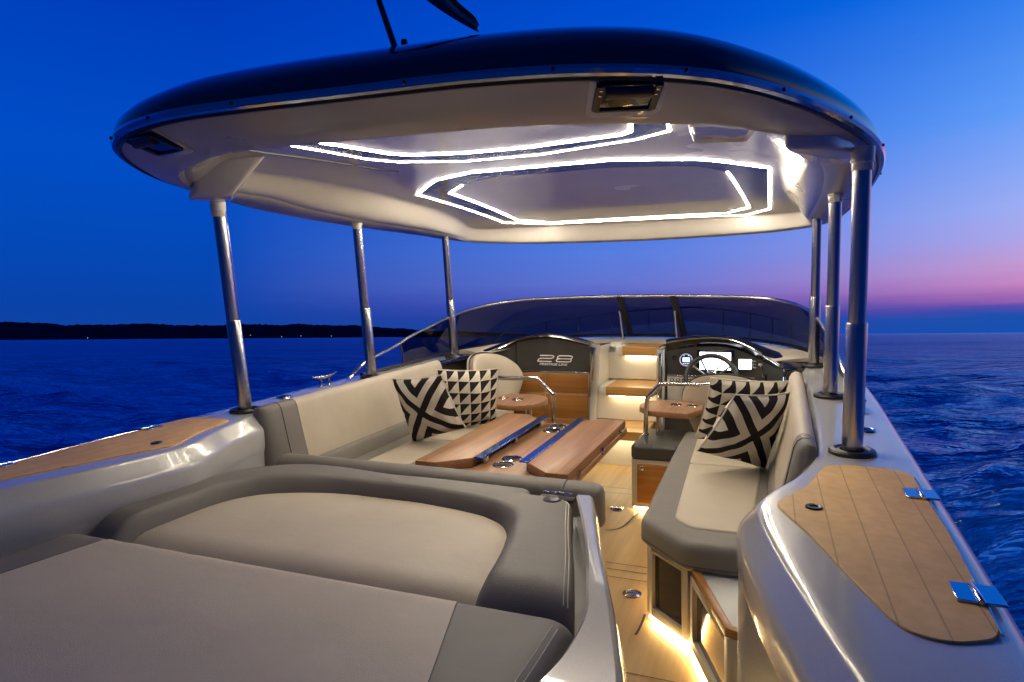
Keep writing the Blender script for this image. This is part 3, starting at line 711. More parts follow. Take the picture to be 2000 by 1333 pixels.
for k in range(5):
    x = 0.288 + 0.036 * k
    s1 = obj('rocker_switch', MB().box(x - 0.011, x + 0.011, 2.075, 2.087, -0.172, -0.130), BLACKG, sp, bevel=0.002)
    obj('switch_light', MB().box(x - 0.006, x + 0.006, 2.072, 2.0748, -0.142, -0.135), LETTER, s1)
mb = MB()
RX = Matrix.Rotation(R(90), 4, 'X')
g = obj('round_gauge', MB().lathe([(0.0, 0.012), (0.034, 0.012), (0.040, 0.016), (0.044, 0.010), (0.044, -0.002), (0, -0.002)], (0.372, 2.10, -0.014), 28, RX), BLACKG, da)
obj('gauge_ring', MB().torus((0.372, 2.083, -0.014), 0.037, 0.0035, 28, 8, RX), BACKL, g)
obj('gauge_screen', MB().box(0.351, 0.394, 2.083, 2.0868, -0.026, 0.0), SCRB, g, smooth=False)
mb = MB()
for x in (0.353, 0.364, 0.375, 0.386): mb.box(x, x + 0.006, 2.083, 2.0868, -0.0385, -0.0345)
for x in (0.356, 0.383): mb.box(x, x + 0.006, 2.083, 2.0868, 0.010, 0.014)
obj('gauge_key', mb, SCRB, g, smooth=False)
obj('power_socket', MB().lathe([(0, 0.004), (0.010, 0.004), (0.013, 0.008), (0.017, 0.004), (0.017, 0)], (0.300, 2.10, -0.005), 18, RX), RUB, da)
d1 = obj('chart_plotter', MB().box(0.435, 0.650, 2.086, 2.108, -0.082, 0.052), BLACKG, da, bevel=0.004)
obj('screen', MB().box(0.453, 0.632, 2.083, 2.0858, -0.070, 0.036), SCRW, d1, smooth=False)
d2 = obj('engine_display', MB().box(0.668, 0.782, 2.080, 2.10, -0.070, 0.008), DASH, da, bevel=0.003)
obj('screen', MB().box(0.678, 0.748, 2.077, 2.0798, -0.060, -0.002), SCRW, d2, smooth=False)
mb = MB()
for z in (-0.012, -0.030, -0.048): mb.box(0.756, 0.775, 2.076, 2.081, z - 0.006, z + 0.006)
obj('display_key', mb, STEELB, d2, bevel=0.001, seg=1)
ks = obj('ignition_switch', MB().lathe([(0, 0.014), (0.010, 0.014), (0.015, 0.008), (0.016, 0)], (0.80, 2.078, -0.030), 18, RX), STEEL, da)
obj('key_tag', MB().tube([(0.80, 2.060, -0.036), (0.808, 2.058, -0.07), (0.812, 2.058, -0.10)], [0.003, 0.0025, 0.004], 8), STEEL, ks)
# steering wheel
sw = obj('steering_wheel', MB().torus((0, 0, 0), 0.142, 0.0145, 40, 12), RUB, da, local=True)
Mw = Matrix.Translation(Vector((0.527, 1.975, -0.105)) - da.location) @ Matrix.Rotation(R(62), 4, 'X'); sw.matrix_local = Mw
for a in (35, 62, 118, 145, 270):
    ca, sa = math.cos(R(a)), math.sin(R(a)); px, py = -sa, ca
    m = MB().tube([(0.04 * ca, 0.04 * sa, -0.02), (0.09 * ca, 0.09 * sa, -0.008), (0.128 * ca, 0.128 * sa, 0.0)], [0.0065, 0.005, 0.006], 8); obj('spoke', m, STEEL, sw, local=True)
obj('wheel_hub', MB().lathe([(0.0, 0.004), (0.03, 0.002), (0.042, -0.008), (0.046, -0.02), (0.03, -0.06), (0.03, -0.10), (0, -0.10)], (0, 0, 0), 24), BLACKG, sw, local=True)
obj('hub_ring', MB().torus((0, 0, -0.004), 0.040, 0.004, 28, 8), STEEL, sw, local=True)
th = obj('throttle_lever', MB().box(0.80, 0.86, 1.98, 2.06, -0.20, -0.14), BLACKG, da, bevel=0.008)
obj('lever', MB().tube([(0.83, 2.02, -0.14), (0.828, 2.0, -0.10), (0.826, 1.985, -0.08)], [0.008, 0.009, 0.014], 10), BLACKG, th)
obj('end_pod', MB().rings([[(0.955 + 0.035 * math.cos(a), 1.745 + 0.05 * math.sin(a), z) for a in [2 * math.pi * k / 16 for k in range(16)]] for z in (-0.36, -0.02, 0.0)]), BLACKG, da, bevel=0.004)
obj('panel_lamp', MB().box(0.921, 0.9245, 1.705, 1.712, -0.075, -0.045), SCRB, da, smooth=False)

# =================================================================== PORT GALLEY CABINET
ga = thing('galley_cabinet', 'teak drawer cabinet under a black panel lettered 28 to port of the steps', 'cabinet', (-0.5, 2.1, FLOOR))
planp = smooth_path([(-0.238, 2.10, 0), (-0.50, 2.11, 0), (-0.745, 2.11, 0), (-0.86, 2.03, 0), (-0.945, 1.88, 0), (-0.985, 1.62, 0), (-1.0, 1.42, 0)], 7)
def tz(p):
    x = -p.x
    if x < 0.745:
        return 0.075 + 0.05 * math.sin(max(0, min(1, (x - 0.22) / 0.62)) * math.pi) ** 1.2
    return 0.095 - 0.09 * min(1, (x - 0.745) / 0.2)
mb = MB(); rs = []
for p in planp: rs.append([(p.x, p.y, FLOOR), (p.x, p.y, -0.3), (p.x, p.y, tz(p) - 0.008)])
mb.rings(rs, closed=False); obj('front_panel', mb, DASH, ga)
mb = MB(); rs = []
for i, p in enumerate(planp):
    a = planp[max(i - 1, 0)]; b = planp[min(i + 1, len(planp) - 1)]; t = (b - a).normalized(); nn = Vector((-t.y, t.x, 0)); z = tz(p)
    rs.append([tuple(p + nn * d + Vector((0, 0, z + h))) for d, h in ((0.001, -0.022), (0.018, -0.012), (0.026, -0.004), (0.024, 0.004), (0.005, 0.010), (-0.05, 0.008), (-0.16, -0.02))])
mb.rings(rs, closed=False); obj('cowl', mb, BLACKG, ga, angle=60)
obj('cowl_edge', MB().tube([tuple(r[2]) for r in rs[:22]], 0.0034, 6), STEEL, ga)
obj('panel_joint', MB().box(-0.752, -0.748, 2.098, 2.107, -0.11, 0.10), PIPE, ga)
obj('trim_strip', MB().box(-0.83, -0.242, 2.080, 2.096, -0.120, -0.110), STEELB, ga, bevel=0.002)
carc = obj('carcass', MB().box(-0.84, -0.242, 2.086, 2.12, FLOOR, -0.122), CREAM, ga, bevel=0.002)
for (x0, x1) in ((-0.83, -0.543), (-0.537, -0.248)):
    for (z0, z1) in ((-0.252, -0.126), (-0.42, -0.262), (-0.62, -0.43)):
        obj('drawer_front', MB().box(x0, x1, 2.078, 2.095, z0, z1), TEAKD, ga, bevel=0.002)
def text(body, size, x, z, sx, shear, parent, y=2.0965, ext=0.0012, bold=0.0):
    cu = bpy.data.curves.new('lettering', 'FONT'); cu.body = body; cu.size = size; cu.extrude = ext; cu.shear = shear; cu.offset = bold; cu.align_x = 'CENTER'
    tmp = bpy.data.objects.new('tmp', cu); C.objects.link(tmp); bpy.context.view_layer.update()
    me = bpy.data.meshes.new_from_object(tmp); bpy.data.objects.remove(tmp)
    me.name = 'lettering'; me.materials.clear(); me.materials.append(LETTER)
    M_ = Matrix.Translation(Vector((x, y, z)) - root_of(parent).location) @ Matrix.Rotation(R(90), 4, 'X') @ Matrix.Diagonal((sx, 1, 1, 1))
    me.transform(M_); o = bpy.data.objects.new('lettering', me); C.objects.link(o); o.parent = parent; return o
def stroke_digit(paths, x, z, w, h, r, parent):
    mb = MB()
    for P in paths: mb.tube([(x + (u + 0.18 * v) * w, 2.098, z + v * h) for u, v in P], r, 6)
    return mb
two = smooth_path([(0.02, 0.98, 0), (0.8, 1.0, 0), (0.98, 0.86, 0), (0.93, 0.60, 0), (0.75, 0.52, 0), (0.22, 0.50, 0), (0.04, 0.40, 0), (0.0, 0.05, 0)], 5)
two = [(p.x, p.y) for p in two] + [(0.0, 0.0), (0.95, 0.0)]
def rr(z0, z1): return [(u, v) for u, v in roundpoly([(0.0, z0), (1.0, z0), (1.0, z1), (0.0, z1)], [0.22] * 4, 4)]
l8 = rr(0.0, 0.5); u8 = rr(0.5, 1.0)
mb = MB()
for (P, x) in ((two, -0.600), (l8 + [l8[0]], -0.472), (u8 + [u8[0]], -0.472)):
    mb.tube([(x + (u * 0.102 + 0.016 * v), 2.1075, -0.050 + v * 0.040) for u, v in P], 0.0042, 6)
obj('lettering', mb, LETTER, ga, label='white numeral 28')
text('PRESTIGE LINE', 0.021, -0.492, -0.075, 1.42, 0.25, ga, y=2.1075, bold=0.0004)

# =================================================================== SOFAS
def sofa(s):
    nm = 'starboard' if s > 0 else 'port'
    lab = ('beige and taupe bench sofa along the starboard side facing the table' if s > 0 else 'beige and taupe bench sofa along the port side behind the teak table')
    t = thing('bench_sofa', lab, 'sofa', (s * 0.75, 0.65, FLOOR), 'bench sofas along the cockpit sides')
    X = lambda pts: [(s * x, y) for x, y in pts]
    seat = [(0.484, 0.075), (0.649, -0.104), (0.80, -0.104), (0.87, -0.06), (0.90, 0.08), (0.925, 1.36), (0.46, 1.36), (0.462, 0.9)]
    if s < 0: seat = [(0.54, 0.05), (0.90, 0.05), (0.93, 0.2), (0.925, 1.42), (0.50, 1.42)]
    obj('seat_cushion', cushion(MB(), roundpoly(X(seat), 0.03, 4), -0.372, -0.283, 0.030), GREY, t)
    op = roundpoly(X(seat), 0.03, 4)
    ar = sum(op[i - 1][0] * op[i][1] - op[i][0] * op[i - 1][1] for i in range(len(op)))
    for off_, zz in ((0.006, -0.2975), (0.0, -0.352)):
        obj('seam', MB().tube([(x, y, zz) for x, y in offset2(op if ar > 0 else op[::-1], off_ , True)], 0.0014, 5, loop=True), CHAR, t)
    if s > 0:
        ins = [[(0.592, 0.085), (0.652, 0.022), (0.80, 0.020), (0.835, 0.06), (0.842, 0.745), (0.56, 0.745)], [(0.558, 0.757), (0.842, 0.757), (0.845, 1.32), (0.535, 1.32)]]
    else: ins = [[(0.60, 0.06), (0.79, 0.06), (0.79, 0.80), (0.56, 0.80)], [(0.56, 0.812), (0.79, 0.812), (0.79, 1.38), (0.54, 1.38)]]
    for p in ins: obj('seat_panel', cushion(MB(), roundpoly(X(p), [0.03, 0.03, 0.02, 0.02, 0.008, 0.008][:len(p)], 4), -0.30, -0.277, 0.010, 3, dome=0.004), BEIGE, t)
    base = [(0.515, 0.085), (0.515, 1.34), (0.9, 1.34), (0.9, 0.085)] if s > 0 else [(0.56, 0.06), (0.56, 1.40), (0.9, 1.40), (0.9, 0.06)]
    bp = X(base)
    obj('plinth', MB().prism(bp, FLOOR + 0.03, -0.368), CREAM, t, bevel=0.004)
    obj('kick_recess', MB().prism([(s * (abs(x) + (0.03 if abs(x) < 0.7 else 0)), y + (0.02 if y < 0 else 0)) for x, y in base], FLOOR, FLOOR + 0.03), GELI, t)
    x0 = 0.535 if s > 0 else 0.58
    obj('floor_led', MB().box(min(s * x0, s * (x0 + .008)), max(s * x0, s * (x0 + .008)), 0.12, 1.05, FLOOR + 0.020, FLOOR + 0.028), LEDF, t, smooth=False)
    # backrest: profile swept along the coaming
    def prof(y, k=1.0, dx=0.0):
        w = 0.11
        P = [(1.012, -0.30), (1.012, -0.05), (1.010, 0.0), (1.004, 0.022), (0.990, 0.034), (0.972, 0.036), (0.957, 0.026), (0.948, 0.008), (0.930, -0.08), (0.912, -0.16), (0.898, -0.215)]
        return [(s * (1.012 + (x - 1.012) * k + dx), y, -0.30 + (z + 0.30) * (0.96 + 0.04 * k)) for x, z in P]
    def low(y, k=1.0, dx=0.0):
        P = [(1.010, -0.36), (1.0, -0.2), (0.8985, -0.217), (0.884, -0.235), (0.872, -0.27), (0.866, -0.30), (0.866, -0.33)]
        return [(s * (1.012 + (x - 1.012) * k + dx), y, z) for x, z in P]
    ys0, ys1 = (0.06, 1.36) if s > 0 else (0.13, 1.40)
    ys = [ys0 + (ys1 - ys0) * i / 16 for i in range(17)]
    rs = [prof(y, 1 + 0.02 * math.sin(math.pi * (y - ys0) / (ys1 - ys0))) for y in ys] + [prof(ys1 + 0.012, 0.85), prof(ys1 + 0.018, 0.5)]
    obj('backrest', MB().rings(rs), BEIGE, t, angle=50)
    rs = [low(y) for y in ys] + [low(ys1 + 0.012, 0.85)]
    obj('backrest_foot', MB().rings(rs), GREY, t, angle=50)
    # grey end piece, rounding out to the coaming
    def endp(y, k, dx): 
        a = prof(y, k, dx); b = low(y, k, dx); return a[:11] + b[3:]
    e0 = -0.065 if s > 0 else -0.055
    rs = []
    for f, k, dx in ((1.0, 1.0, 0), (0.75, 1.0, 0.0), (0.5, 0.98, 0), (0.28, 0.93, 0), (0.12, 0.84, 0.0), (0.03, 0.66, 0.0), (0.0, 0.40, 0.0)):
        rs.append(endp(e0 + (ys0 - 0.003 - e0) * f, k, dx))
    obj('backrest_end', MB().rings(rs), GREY, t, angle=50)
    sm = [p for p in rs[2][4:]]
    obj('seam', MB().tube([(p[0] - s * 0.001, p[1], p[2] + 0.0005) for p in sm], 0.0014, 5), CHAR, t)
    return t
sofa(1); sofa(-1)

# =================================================================== DRINKS CABINET (aft end of the starboard sofa)
dc = thing('drinks_cabinet', 'cream cabinet with two dark glass doors and a teak-edged white counter below the starboard sofa', 'cabinet', (0.68, -0.15, FLOOR))
def door(p, q, z0, z1, name='glass_door', fw=0.028):
    p = Vector((p[0], p[1], 0)); q = Vector((q[0], q[1], 0)); d = (q - p); Ln = d.length; d.normalize(); nn = Vector((d.y, -d.x, 0))
    if nn.dot(Vector((-1, -0.3, 0))) < 0: nn = -nn
    def bx(mb, u0, u1, w0, w1, d0, d1):
        vs = [p + d * u + nn * dd + Vector((0, 0, w)) for dd in (d0, d1) for (u, w) in ((u0, w0), (u1, w0), (u1, w1), (u0, w1))]
        mb.add(vs, [(0, 1, 2, 3), (7, 6, 5, 4), (0, 4, 5, 1), (1, 5, 6, 2), (2, 6, 7, 3), (3, 7, 4, 0)])
    mb = MB()
    bx(mb, 0, fw, z0, z1, -0.03, 0.0); bx(mb, Ln - fw, Ln, z0, z1, -0.03, 0.0); bx(mb, fw, Ln - fw, z0, z0 + fw, -0.03, 0); bx(mb, fw, Ln - fw, z1 - fw * .8, z1, -0.03, 0)
    o = obj('door_frame', mb, CREAM, dc, bevel=0.003)
    mb = MB(); bx(mb, fw, Ln - fw, z0 + fw, z1 - fw * .8, -0.022, -0.014); obj('glass_door', mb, DGLASS, o, smooth=False)
    return o
door((0.506, 0.070), (0.657, -0.078), FLOOR + 0.025, -0.370)
door((0.665, -0.088), (0.797, -0.42), FLOOR + 0.025, -0.385)
ct = [(0.672, -0.075), (0.79, -0.385), (0.815, -0.40), (0.86, -0.40), (0.95, -0.2), (0.9, -0.03), (0.69, -0.05)]
obj('counter', MB().prism(ct, -0.385, -0.372), WHITEP, dc, bevel=0.002)
wo = smooth_path([(0.664, -0.055, 0), (0.672, -0.09, 0), (0.72, -0.22, 0), (0.779, -0.378, 0), (0.800, -0.412, 0), (0.86, -0.425, 0)], 5)
wi = offset2([(p.x, p.y) for p in wo], 0.020); poly = [(p.x, p.y) for p in wo] + wi[::-1]
obj('teak_edge', MB().prism(poly, -0.386, -0.362), TEAKD, dc, bevel=0.004)
obj('corner_post', MB().prism(roundpoly([(0.797, -0.415), (0.86, -0.425), (0.90, -0.30), (0.83, -0.30)], 0.02, 4), FLOOR, -0.386), GEL, dc, bevel=0.004)
obj('cabinet_body', MB().prism([(0.55, 0.082), (0.700, -0.060), (0.845, -0.39), (0.88, -0.35), (0.88, 0.082)], FLOOR + 0.02, -0.388), CREAM, dc)
obj('kick_recess', MB().prism([(0.545, 0.05), (0.69, -0.085), (0.83, -0.40), (0.88, -0.35), (0.88, 0.05)], FLOOR, FLOOR + 0.02), GELI, dc)
mb = MB()
for p, q in (((0.520, 0.062), (0.664, -0.080)), ((0.677, -0.10), (0.803, -0.41))):
    p = Vector((*p, 0)); q = Vector((*q, 0)); d = (q - p).normalized(); nn = Vector((-d.y, d.x, 0)) * .006
    mb.prism([tuple((p + nn))[:2], tuple((p - nn))[:2], tuple((q - nn))[:2], tuple((q + nn))[:2]], FLOOR + 0.012, FLOOR + 0.019)
obj('floor_led', mb, LEDF, dc, smooth=False)
# lamp washing the aft passage
pl_ = thing('passage_lamp', 'small warm courtesy lamp low in the coaming beside the stern passage', 'lamp', (0.87, -0.78, FLOOR))
obj('lens', MB().box(0.86, 0.868, -0.86, -0.70, -0.612, -0.598), LEDF, pl_, smooth=False)
obj('bezel', MB().box(0.8685, 0.885, -0.87, -0.69, -0.618, -0.592), STEEL, pl_, bevel=0.003)

# =================================================================== STORAGE BOXES, SIDE TABLES, GRAB RAILS
def group(s):
    side = 'starboard' if s > 0 else 'port'
    X = lambda x: 0.03 + (x - 0.03) if s > 0 else 0.05 - x
    b = thing('storage_box', 'cream locker with a teak door and charcoal cushion top at the starboard sofa end' if s > 0 else 'cream locker with charcoal cushion top behind the folding teak table', 'locker', (X(0.37), 1.25, FLOOR), 'lockers at the sofa ends')
    x0, x1 = sorted((X(0.245), X(0.50)))
    obj('cabinet', MB().box(x0, x1, 1.075, 1.44, FLOOR + 0.02, -0.372), CREAM, b, bevel=0.006)
    obj('kick_recess', MB().box(x0 + .02, x1 - .02, 1.095, 1.42, FLOOR, FLOOR + 0.02), GELI, b)
    obj('cushion_top', cushion(MB(), roundpoly([(x0 - 0.004, 1.068), (x1, 1.068), (x1, 1.445), (x0 - 0.004, 1.445)], 0.03, 4), -0.372, -0.300, 0.022), CHAR, b)
    d = obj('teak_door', MB().box(x0 + 0.028, x1 - 0.03, 1.066, 1.076, FLOOR + 0.045, -0.393), TEAKD, b, bevel=0.003)
    obj('door_lock', MB().lathe([(0, 0.006), (0.008, 0.006), (0.012, 0.003), (0.012, 0)], (x0 + 0.05, 1.066, -0.415), 16, RX), STEEL, d)
    obj('floor_led', MB().box(x0 + 0.01, x1 - 0.01, 1.082, 1.09, FLOOR + 0.012, FLOOR + 0.019), LEDF, b, smooth=False)
    t = thing('side_table', 'small eight-sided teak table with two cup holders by the starboard pillows' if s > 0 else 'small rounded teak table with two cup holders behind the port pillows', 'side table', (X(0.34), 1.29, -0.30), 'small side tables on poles')
    if s > 0: poly = [(0.216, 1.44), (0.225, 1.38), (0.29, 1.285), (0.478, 1.262), (0.543, 1.38), (0.535, 1.50), (0.49, 1.59), (0.34, 1.60), (0.235, 1.55)]
    else: poly = [(-0.625, 1.38), (-0.60, 1.285), (-0.53, 1.24), (-0.42, 1.225), (-0.335, 1.285), (-0.30, 1.38), (-0.315, 1.50), (-0.40, 1.59), (-0.60, 1.575), (-0.635, 1.48)]
    if s < 0: poly = roundpoly(poly, 0.05, 4)
    obj('tabletop', MB().prism(poly, -0.205, -0.175), TEAKT, t, bevel=0.004)
    px = 0.345 if s > 0 else -0.385
    obj('pole', MB().tube([(px, 1.29 if s > 0 else 1.35, -0.30), (px, 1.29 if s > 0 else 1.35, -0.204)], 0.020, 20), STEEL, t)
    for (cx, cy) in (((0.40, 1.47), (0.487, 1.455)) if s > 0 else ((-0.565, 1.42), (-0.47, 1.40))):
        r_ = obj('cup_holder', MB().lathe([(0.026, 0.001), (0.027, 0.0035), (0.030, 0.0035), (0.033, 0.0012), (0.033, -0.001), (0.026, -0.001)], (cx, cy, -0.175), 24, None, False), STEEL, t)
        obj('well', MB().lathe([(0, 0.0006), (0.027, 0.0006)], (cx, cy, -0.1745), 20), PIPE, r_)
    g = thing('grab_rail', 'bent steel grab rail rising from the starboard locker to the sofa back' if s > 0 else 'bent steel grab rail behind the port side table', 'grab rail', (X(0.28), 1.27, -0.30), 'bent steel grab rails')
    pts = [(0.275, 1.28, -0.30), (0.278, 1.28, -0.20), (0.284, 1.28, -0.122), (0.290, 1.28, -0.105), (0.345, 1.28, -0.045), (0.362, 1.282, -0.035), (0.46, 1.29, -0.033), (0.60, 1.30, -0.032), (0.80, 1.38, -0.034), (0.90, 1.40, -0.06)]
    if s < 0: pts = [(-0.222, 1.30, -0.30), (-0.222, 1.30, -0.20), (-0.225, 1.30, -0.128), (-0.232, 1.30, -0.112), (-0.30, 1.30, -0.045), (-0.318, 1.302, -0.035), (-0.42, 1.31, -0.038), (-0.56, 1.32, -0.042), (-0.76, 1.44, -0.046), (-0.90, 1.46, -0.06)]
    obj('rail', MB().tube(smooth_path(pts, 3), 0.0115, 12), STEEL, g)
    obj('rail_foot', MB().lathe([(0.018, 0), (0.018, 0.004), (0.0125, 0.008)], (pts[0][0], pts[0][1], -0.300), 16), STEEL, g)
group(1); group(-1)

# =================================================================== FOLDING TABLE
tb = thing('folding_table', 'folding teak table with both leaves closed over a grooved centre', 'table', (-0.13, 0.72, FLOOR))
obj('base_board', MB().box(-0.468, 0.192, 0.232, 1.225, -0.282, -0.256), TEAKT, tb, bevel=0.004)
lf = [(-0.462, 0.238), (-0.372, 0.238), (-0.255, 0.345), (-0.255, 1.13), (-0.33, 1.215), (-0.462, 1.215)]
obj('table_leaf', MB().prism(lf, -0.255, -0.214), TEAKT, tb, bevel=0.004)
lf = [(0.186, 0.238), (0.098, 0.238), (-0.012, 0.345), (-0.012, 1.13), (0.065, 1.215), (0.186, 1.215)]
obj('table_leaf', MB().prism(lf, -0.255, -0.214), TEAKT, tb, bevel=0.004)
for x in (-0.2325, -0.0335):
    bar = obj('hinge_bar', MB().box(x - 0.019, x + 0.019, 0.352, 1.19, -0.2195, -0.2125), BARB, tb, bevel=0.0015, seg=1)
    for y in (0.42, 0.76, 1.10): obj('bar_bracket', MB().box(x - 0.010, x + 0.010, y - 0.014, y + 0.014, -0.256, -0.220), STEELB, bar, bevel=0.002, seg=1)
for y in (0.415, 0.515, 1.05, 1.15):
    r_ = obj('cup_holder', MB().lathe([(0.034, 0.0), (0.036, 0.005), (0.040, 0.0055), (0.045, 0.002), (0.045, -0.001), (0.034, -0.001)], (-0.150, y, -0.256), 30, None, False), STEEL, tb)
    obj('well', MB().lathe([(0, 0.0006), (0.035, 0.0006)], (-0.150, y, -0.2555), 24), PIPE, r_)
for y in (0.36, 0.72, 1.08):
    m = MB().box(0.1865, 0.1945, y - 0.014, y + 0.014, -0.262, -0.232); m.tube([(0.195, y - 0.012, -0.2525), (0.195, y + 0.012, -0.2525)], 0.0045, 8); obj('leaf_hinge', m, STEEL, tb)
obj('pedestal', MB().lathe([(0.16, 0), (0.16, 0.012), (0.05, 0.03), (0.045, 0.05), (0.045, 0.32), (0.12, 0.345), (0.12, 0.348)], (-0.135, 0.73, FLOOR), 28), STEEL, tb)

# =================================================================== SUN PADS AND BOLSTER
ROLLR = 0.115
def rolled(p, y0, r=ROLLR, dirn=-1):
    x, y, z = p; d = (y - y0) * dirn
    if d <= 0: return p
    a = min(d / r, math.pi / 2 * 1.05); return (x, y0 + dirn * r * math.sin(a), z - r * (1 - math.cos(a)) - max(0, d - r * math.pi / 2 * 1.05))
sp1 = thing('sun_pad', 'forward sun-pad cushion with a raised taupe border round a beige centre', 'sun pad', (-0.2, -0.45, -0.245), 'sun-pad cushions on the aft deck')
Y0, YE = -0.68, -0.86
ZT = -0.158
Oo = [(0.520, YE), (0.515, -0.80), (0.49, -0.70), (0.445, -0.55), (0.395, -0.40), (0.350, -0.25), (0.330, -0.185), (0.285, -0.155), (0.19, -0.150), (0.178, -0.135), (0.168, -0.105), (0.12, -0.095), (-0.20, -0.09), (-0.45, -0.105), (-0.60, -0.15), (-0.69, -0.20), (-0.78, -0.29), (-0.84, -0.363), (-0.856, -0.45), (-0.860, -0.60), (-0.862, -0.80), (-0.862, YE)]
Ii = [(0.270, YE), (0.268, -0.80), (0.262, -0.725), (0.245, -0.60), (0.226, -0.50), (0.205, -0.415), (0.19, -0.37), (0.155, -0.315), (0.10, -0.275), (0.02, -0.252), (-0.08, -0.235), (-0.20, -0.222), (-0.38, -0.225), (-0.50, -0.262), (-0.60, -0.325), (-0.67, -0.39), (-0.715, -0.45), (-0.738, -0.52), (-0.744, -0.62), (-0.748, -0.76), (-0.75, YE)]
Ov = resample(smooth_path([(x, y, 0) for x, y in Oo], 4), 150)
Iv = resample(smooth_path([(x, y, 0) for x, y in Ii], 4), 150)
def aftward(x, y, z, y0):
    # the port side of the pad runs a little further aft
    y2 = y - 2.3 * dz(x) * max(0.0, min(1.15, (-0.40 - y) / 0.4)); return rolled((x, y2, z + dz(x)), y0 - 2.3 * dz(x) * 0.8)
def dz(x):
    f = max(0.0, min(1.0, (-x - 0.32) / 0.46)); return 0.043 * f * f * (3 - 2 * f)
prof = [(0.0, -0.221), (0.02, -0.206), (0.07, -0.184), (0.12, -0.169), (0.17, -0.162), (0.24, ZT - 0.001), (0.60, ZT + 0.001), (0.80, ZT), (0.90, ZT - 0.004), (0.955, ZT - 0.011), (0.985, ZT - 0.024), (1.0, ZT - 0.045), (1.0, ZT - 0.085)]
mb = MB(); rs = []
for f, z in prof:
    rs.append([aftward(a.x + (b.x - a.x) * f, a.y + (b.y - a.y) * f, z, Y0) for a, b in zip(Iv, Ov)])
mb.rings(rs, closed=False, cap0=False, cap1=False); obj('border_roll', mb, GREY, sp1, angle=55)
def zbulge(u, v): return -0.208 + 0.006 * (1 - (2 * u - 1) ** 4) * math.sin(min(1, v * 1.6) * math.pi / 2)
# centre panel: rows of constant y between the inner outline's two sides
half = max(range(len(Iv)), key=lambda i: Iv[i].y)
def xat(path, y):
    for a, b in zip(path, path[1:]):
        if min(a.y, b.y) - 1e-9 <= y <= max(a.y, b.y) + 1e-9: return a.x + (b.x - a.x) * ((y - a.y) / (b.y - a.y) if abs(b.y - a.y) > 1e-9 else 0)
    return path[-1].x
ytop = Iv[half].y - 0.0015; mb = MB(); rs = []
for j in range(46):
    v = j / 45; y = ytop + (YE - ytop) * (v ** 1.5); xr = xat(Iv[:half + 1], y); xl = xat(Iv[half:], y)
    rs.append([aftward(xl + (xr - xl) * (i / 30), y, zbulge(i / 30, v) if 0 < i < 30 else -0.214, Y0 + 0.004) for i in range(31)])
mb.rings(rs, closed=False, cap0=False, cap1=False); obj('centre_panel', mb, BEIGE, sp1, angle=60)
obj('seam', MB().tube([tuple(Vector(aftward(a.x, a.y, -0.2195, Y0)) + Vector((0, 0, 0.001))) for a in Iv[1:-1]], 0.0016, 5), PIPE, sp1)
def stitch(parent, path, off=0.0):
    obj('stitching', MB().tube(path, 0.0011, 5), CORD, parent)
for f in (0.90, 0.94):
    stitch(sp1, [tuple(Vector(rolled((a.x + (b.x - a.x) * f, a.y + (b.y - a.y) * f, ZT - (0.0035 if f < .92 else 0.0085)), Y0)) + Vector((0, 0, 0.0006))) for a, b in list(zip(Iv, Ov))[6:44]])
obj('cup_hole', MB().lathe([(0, 0.0012), (0.022, 0.0012), (0.025, 0.003), (0.028, 0.0)], (0.27, -0.20, ZT), 22), RUB, sp1)
# after pad
sp2 = thing('sun_pad', 'after sun-pad cushion with a flat beige centre and taupe sides nearest the stern', 'sun pad', (-0.2, -1.2, -0.245), 'sun-pad cushions on the aft deck')
F0 = -0.885; ZP = -0.164
def pad2(xa, xb, name, mat, nx=24, raise_=0.0, rollx=None):
    mb = MB(); rs = []
    for j in range(40):
        y = -0.795 - 0.80 * j / 39
        ya = -0.795 - 0.80 * j / 39
        row = []
        for i in range(nx + 1):
            u = i / nx; x = xa(y) + (xb(y) - xa(y)) * u
            z = ZP + raise_
            p = (x, y, z)
            if rollx: p = rollx(p)
            p2 = rolled((p[0], p[1], p[2] + dz(p[0])), F0 + 0.01 - 1.7 * dz(p[0]), 0.05, +1); row.append(p2)
        rs.append(row)
    mb.rings(rs, closed=False, cap0=False, cap1=False); return obj(name, mb, mat, sp2, angle=60)
sr = lambda y: 0.262 + (-0.80 - y) * 0.30 if y > -1.1 else 0.352 + (-1.1 - y) * 0.3
sl = lambda y: -0.687 + (y + 0.93) * 0.14
outr = lambda y: 0.572 - 0.02 * max(0, -y - 1.0)
outl = lambda y: -0.90
def rxr(p):
    x, y, z = p; e = outr(y) - 0.09; d = x - e
    if d <= 0: return p
    a = min(d / 0.055, math.pi / 2); return (e + 0.055 * math.sin(a), y, z - 0.055 * (1 - math.cos(a)) - max(0, d - 0.055 * math.pi / 2))
def rxl(p):
    x, y, z = p; e = -0.80; d = e - x
    if d <= 0: return p
    a = min(d / 0.06, math.pi / 2); return (e - 0.06 * math.sin(a), y, z - 0.06 * (1 - math.cos(a)) - max(0, d - 0.06 * math.pi / 2))
pad2(lambda y: sl(y) + 0.001, lambda y: sr(y) - 0.001, 'centre_panel', BEIGE, 30, 0.002)
pad2(lambda y: sr(y) + 0.0, outr, 'side_panel', GREY, 26, 0.0, rxr)
pad2(outl, lambda y: sl(y), 'side_panel', GREY, 20, 0.0, rxl)
for d in (0.072, 0.060):
    P = []
    for j in range(4, 34):
        y = -0.80 - 0.8 * j / 39; p = rxr((outr(y) - d, y, ZP)); p = rolled(p, F0 + 0.01, .05, +1); P.append((p[0], p[1], p[2] + 0.0008))
    stitch(sp2, P)
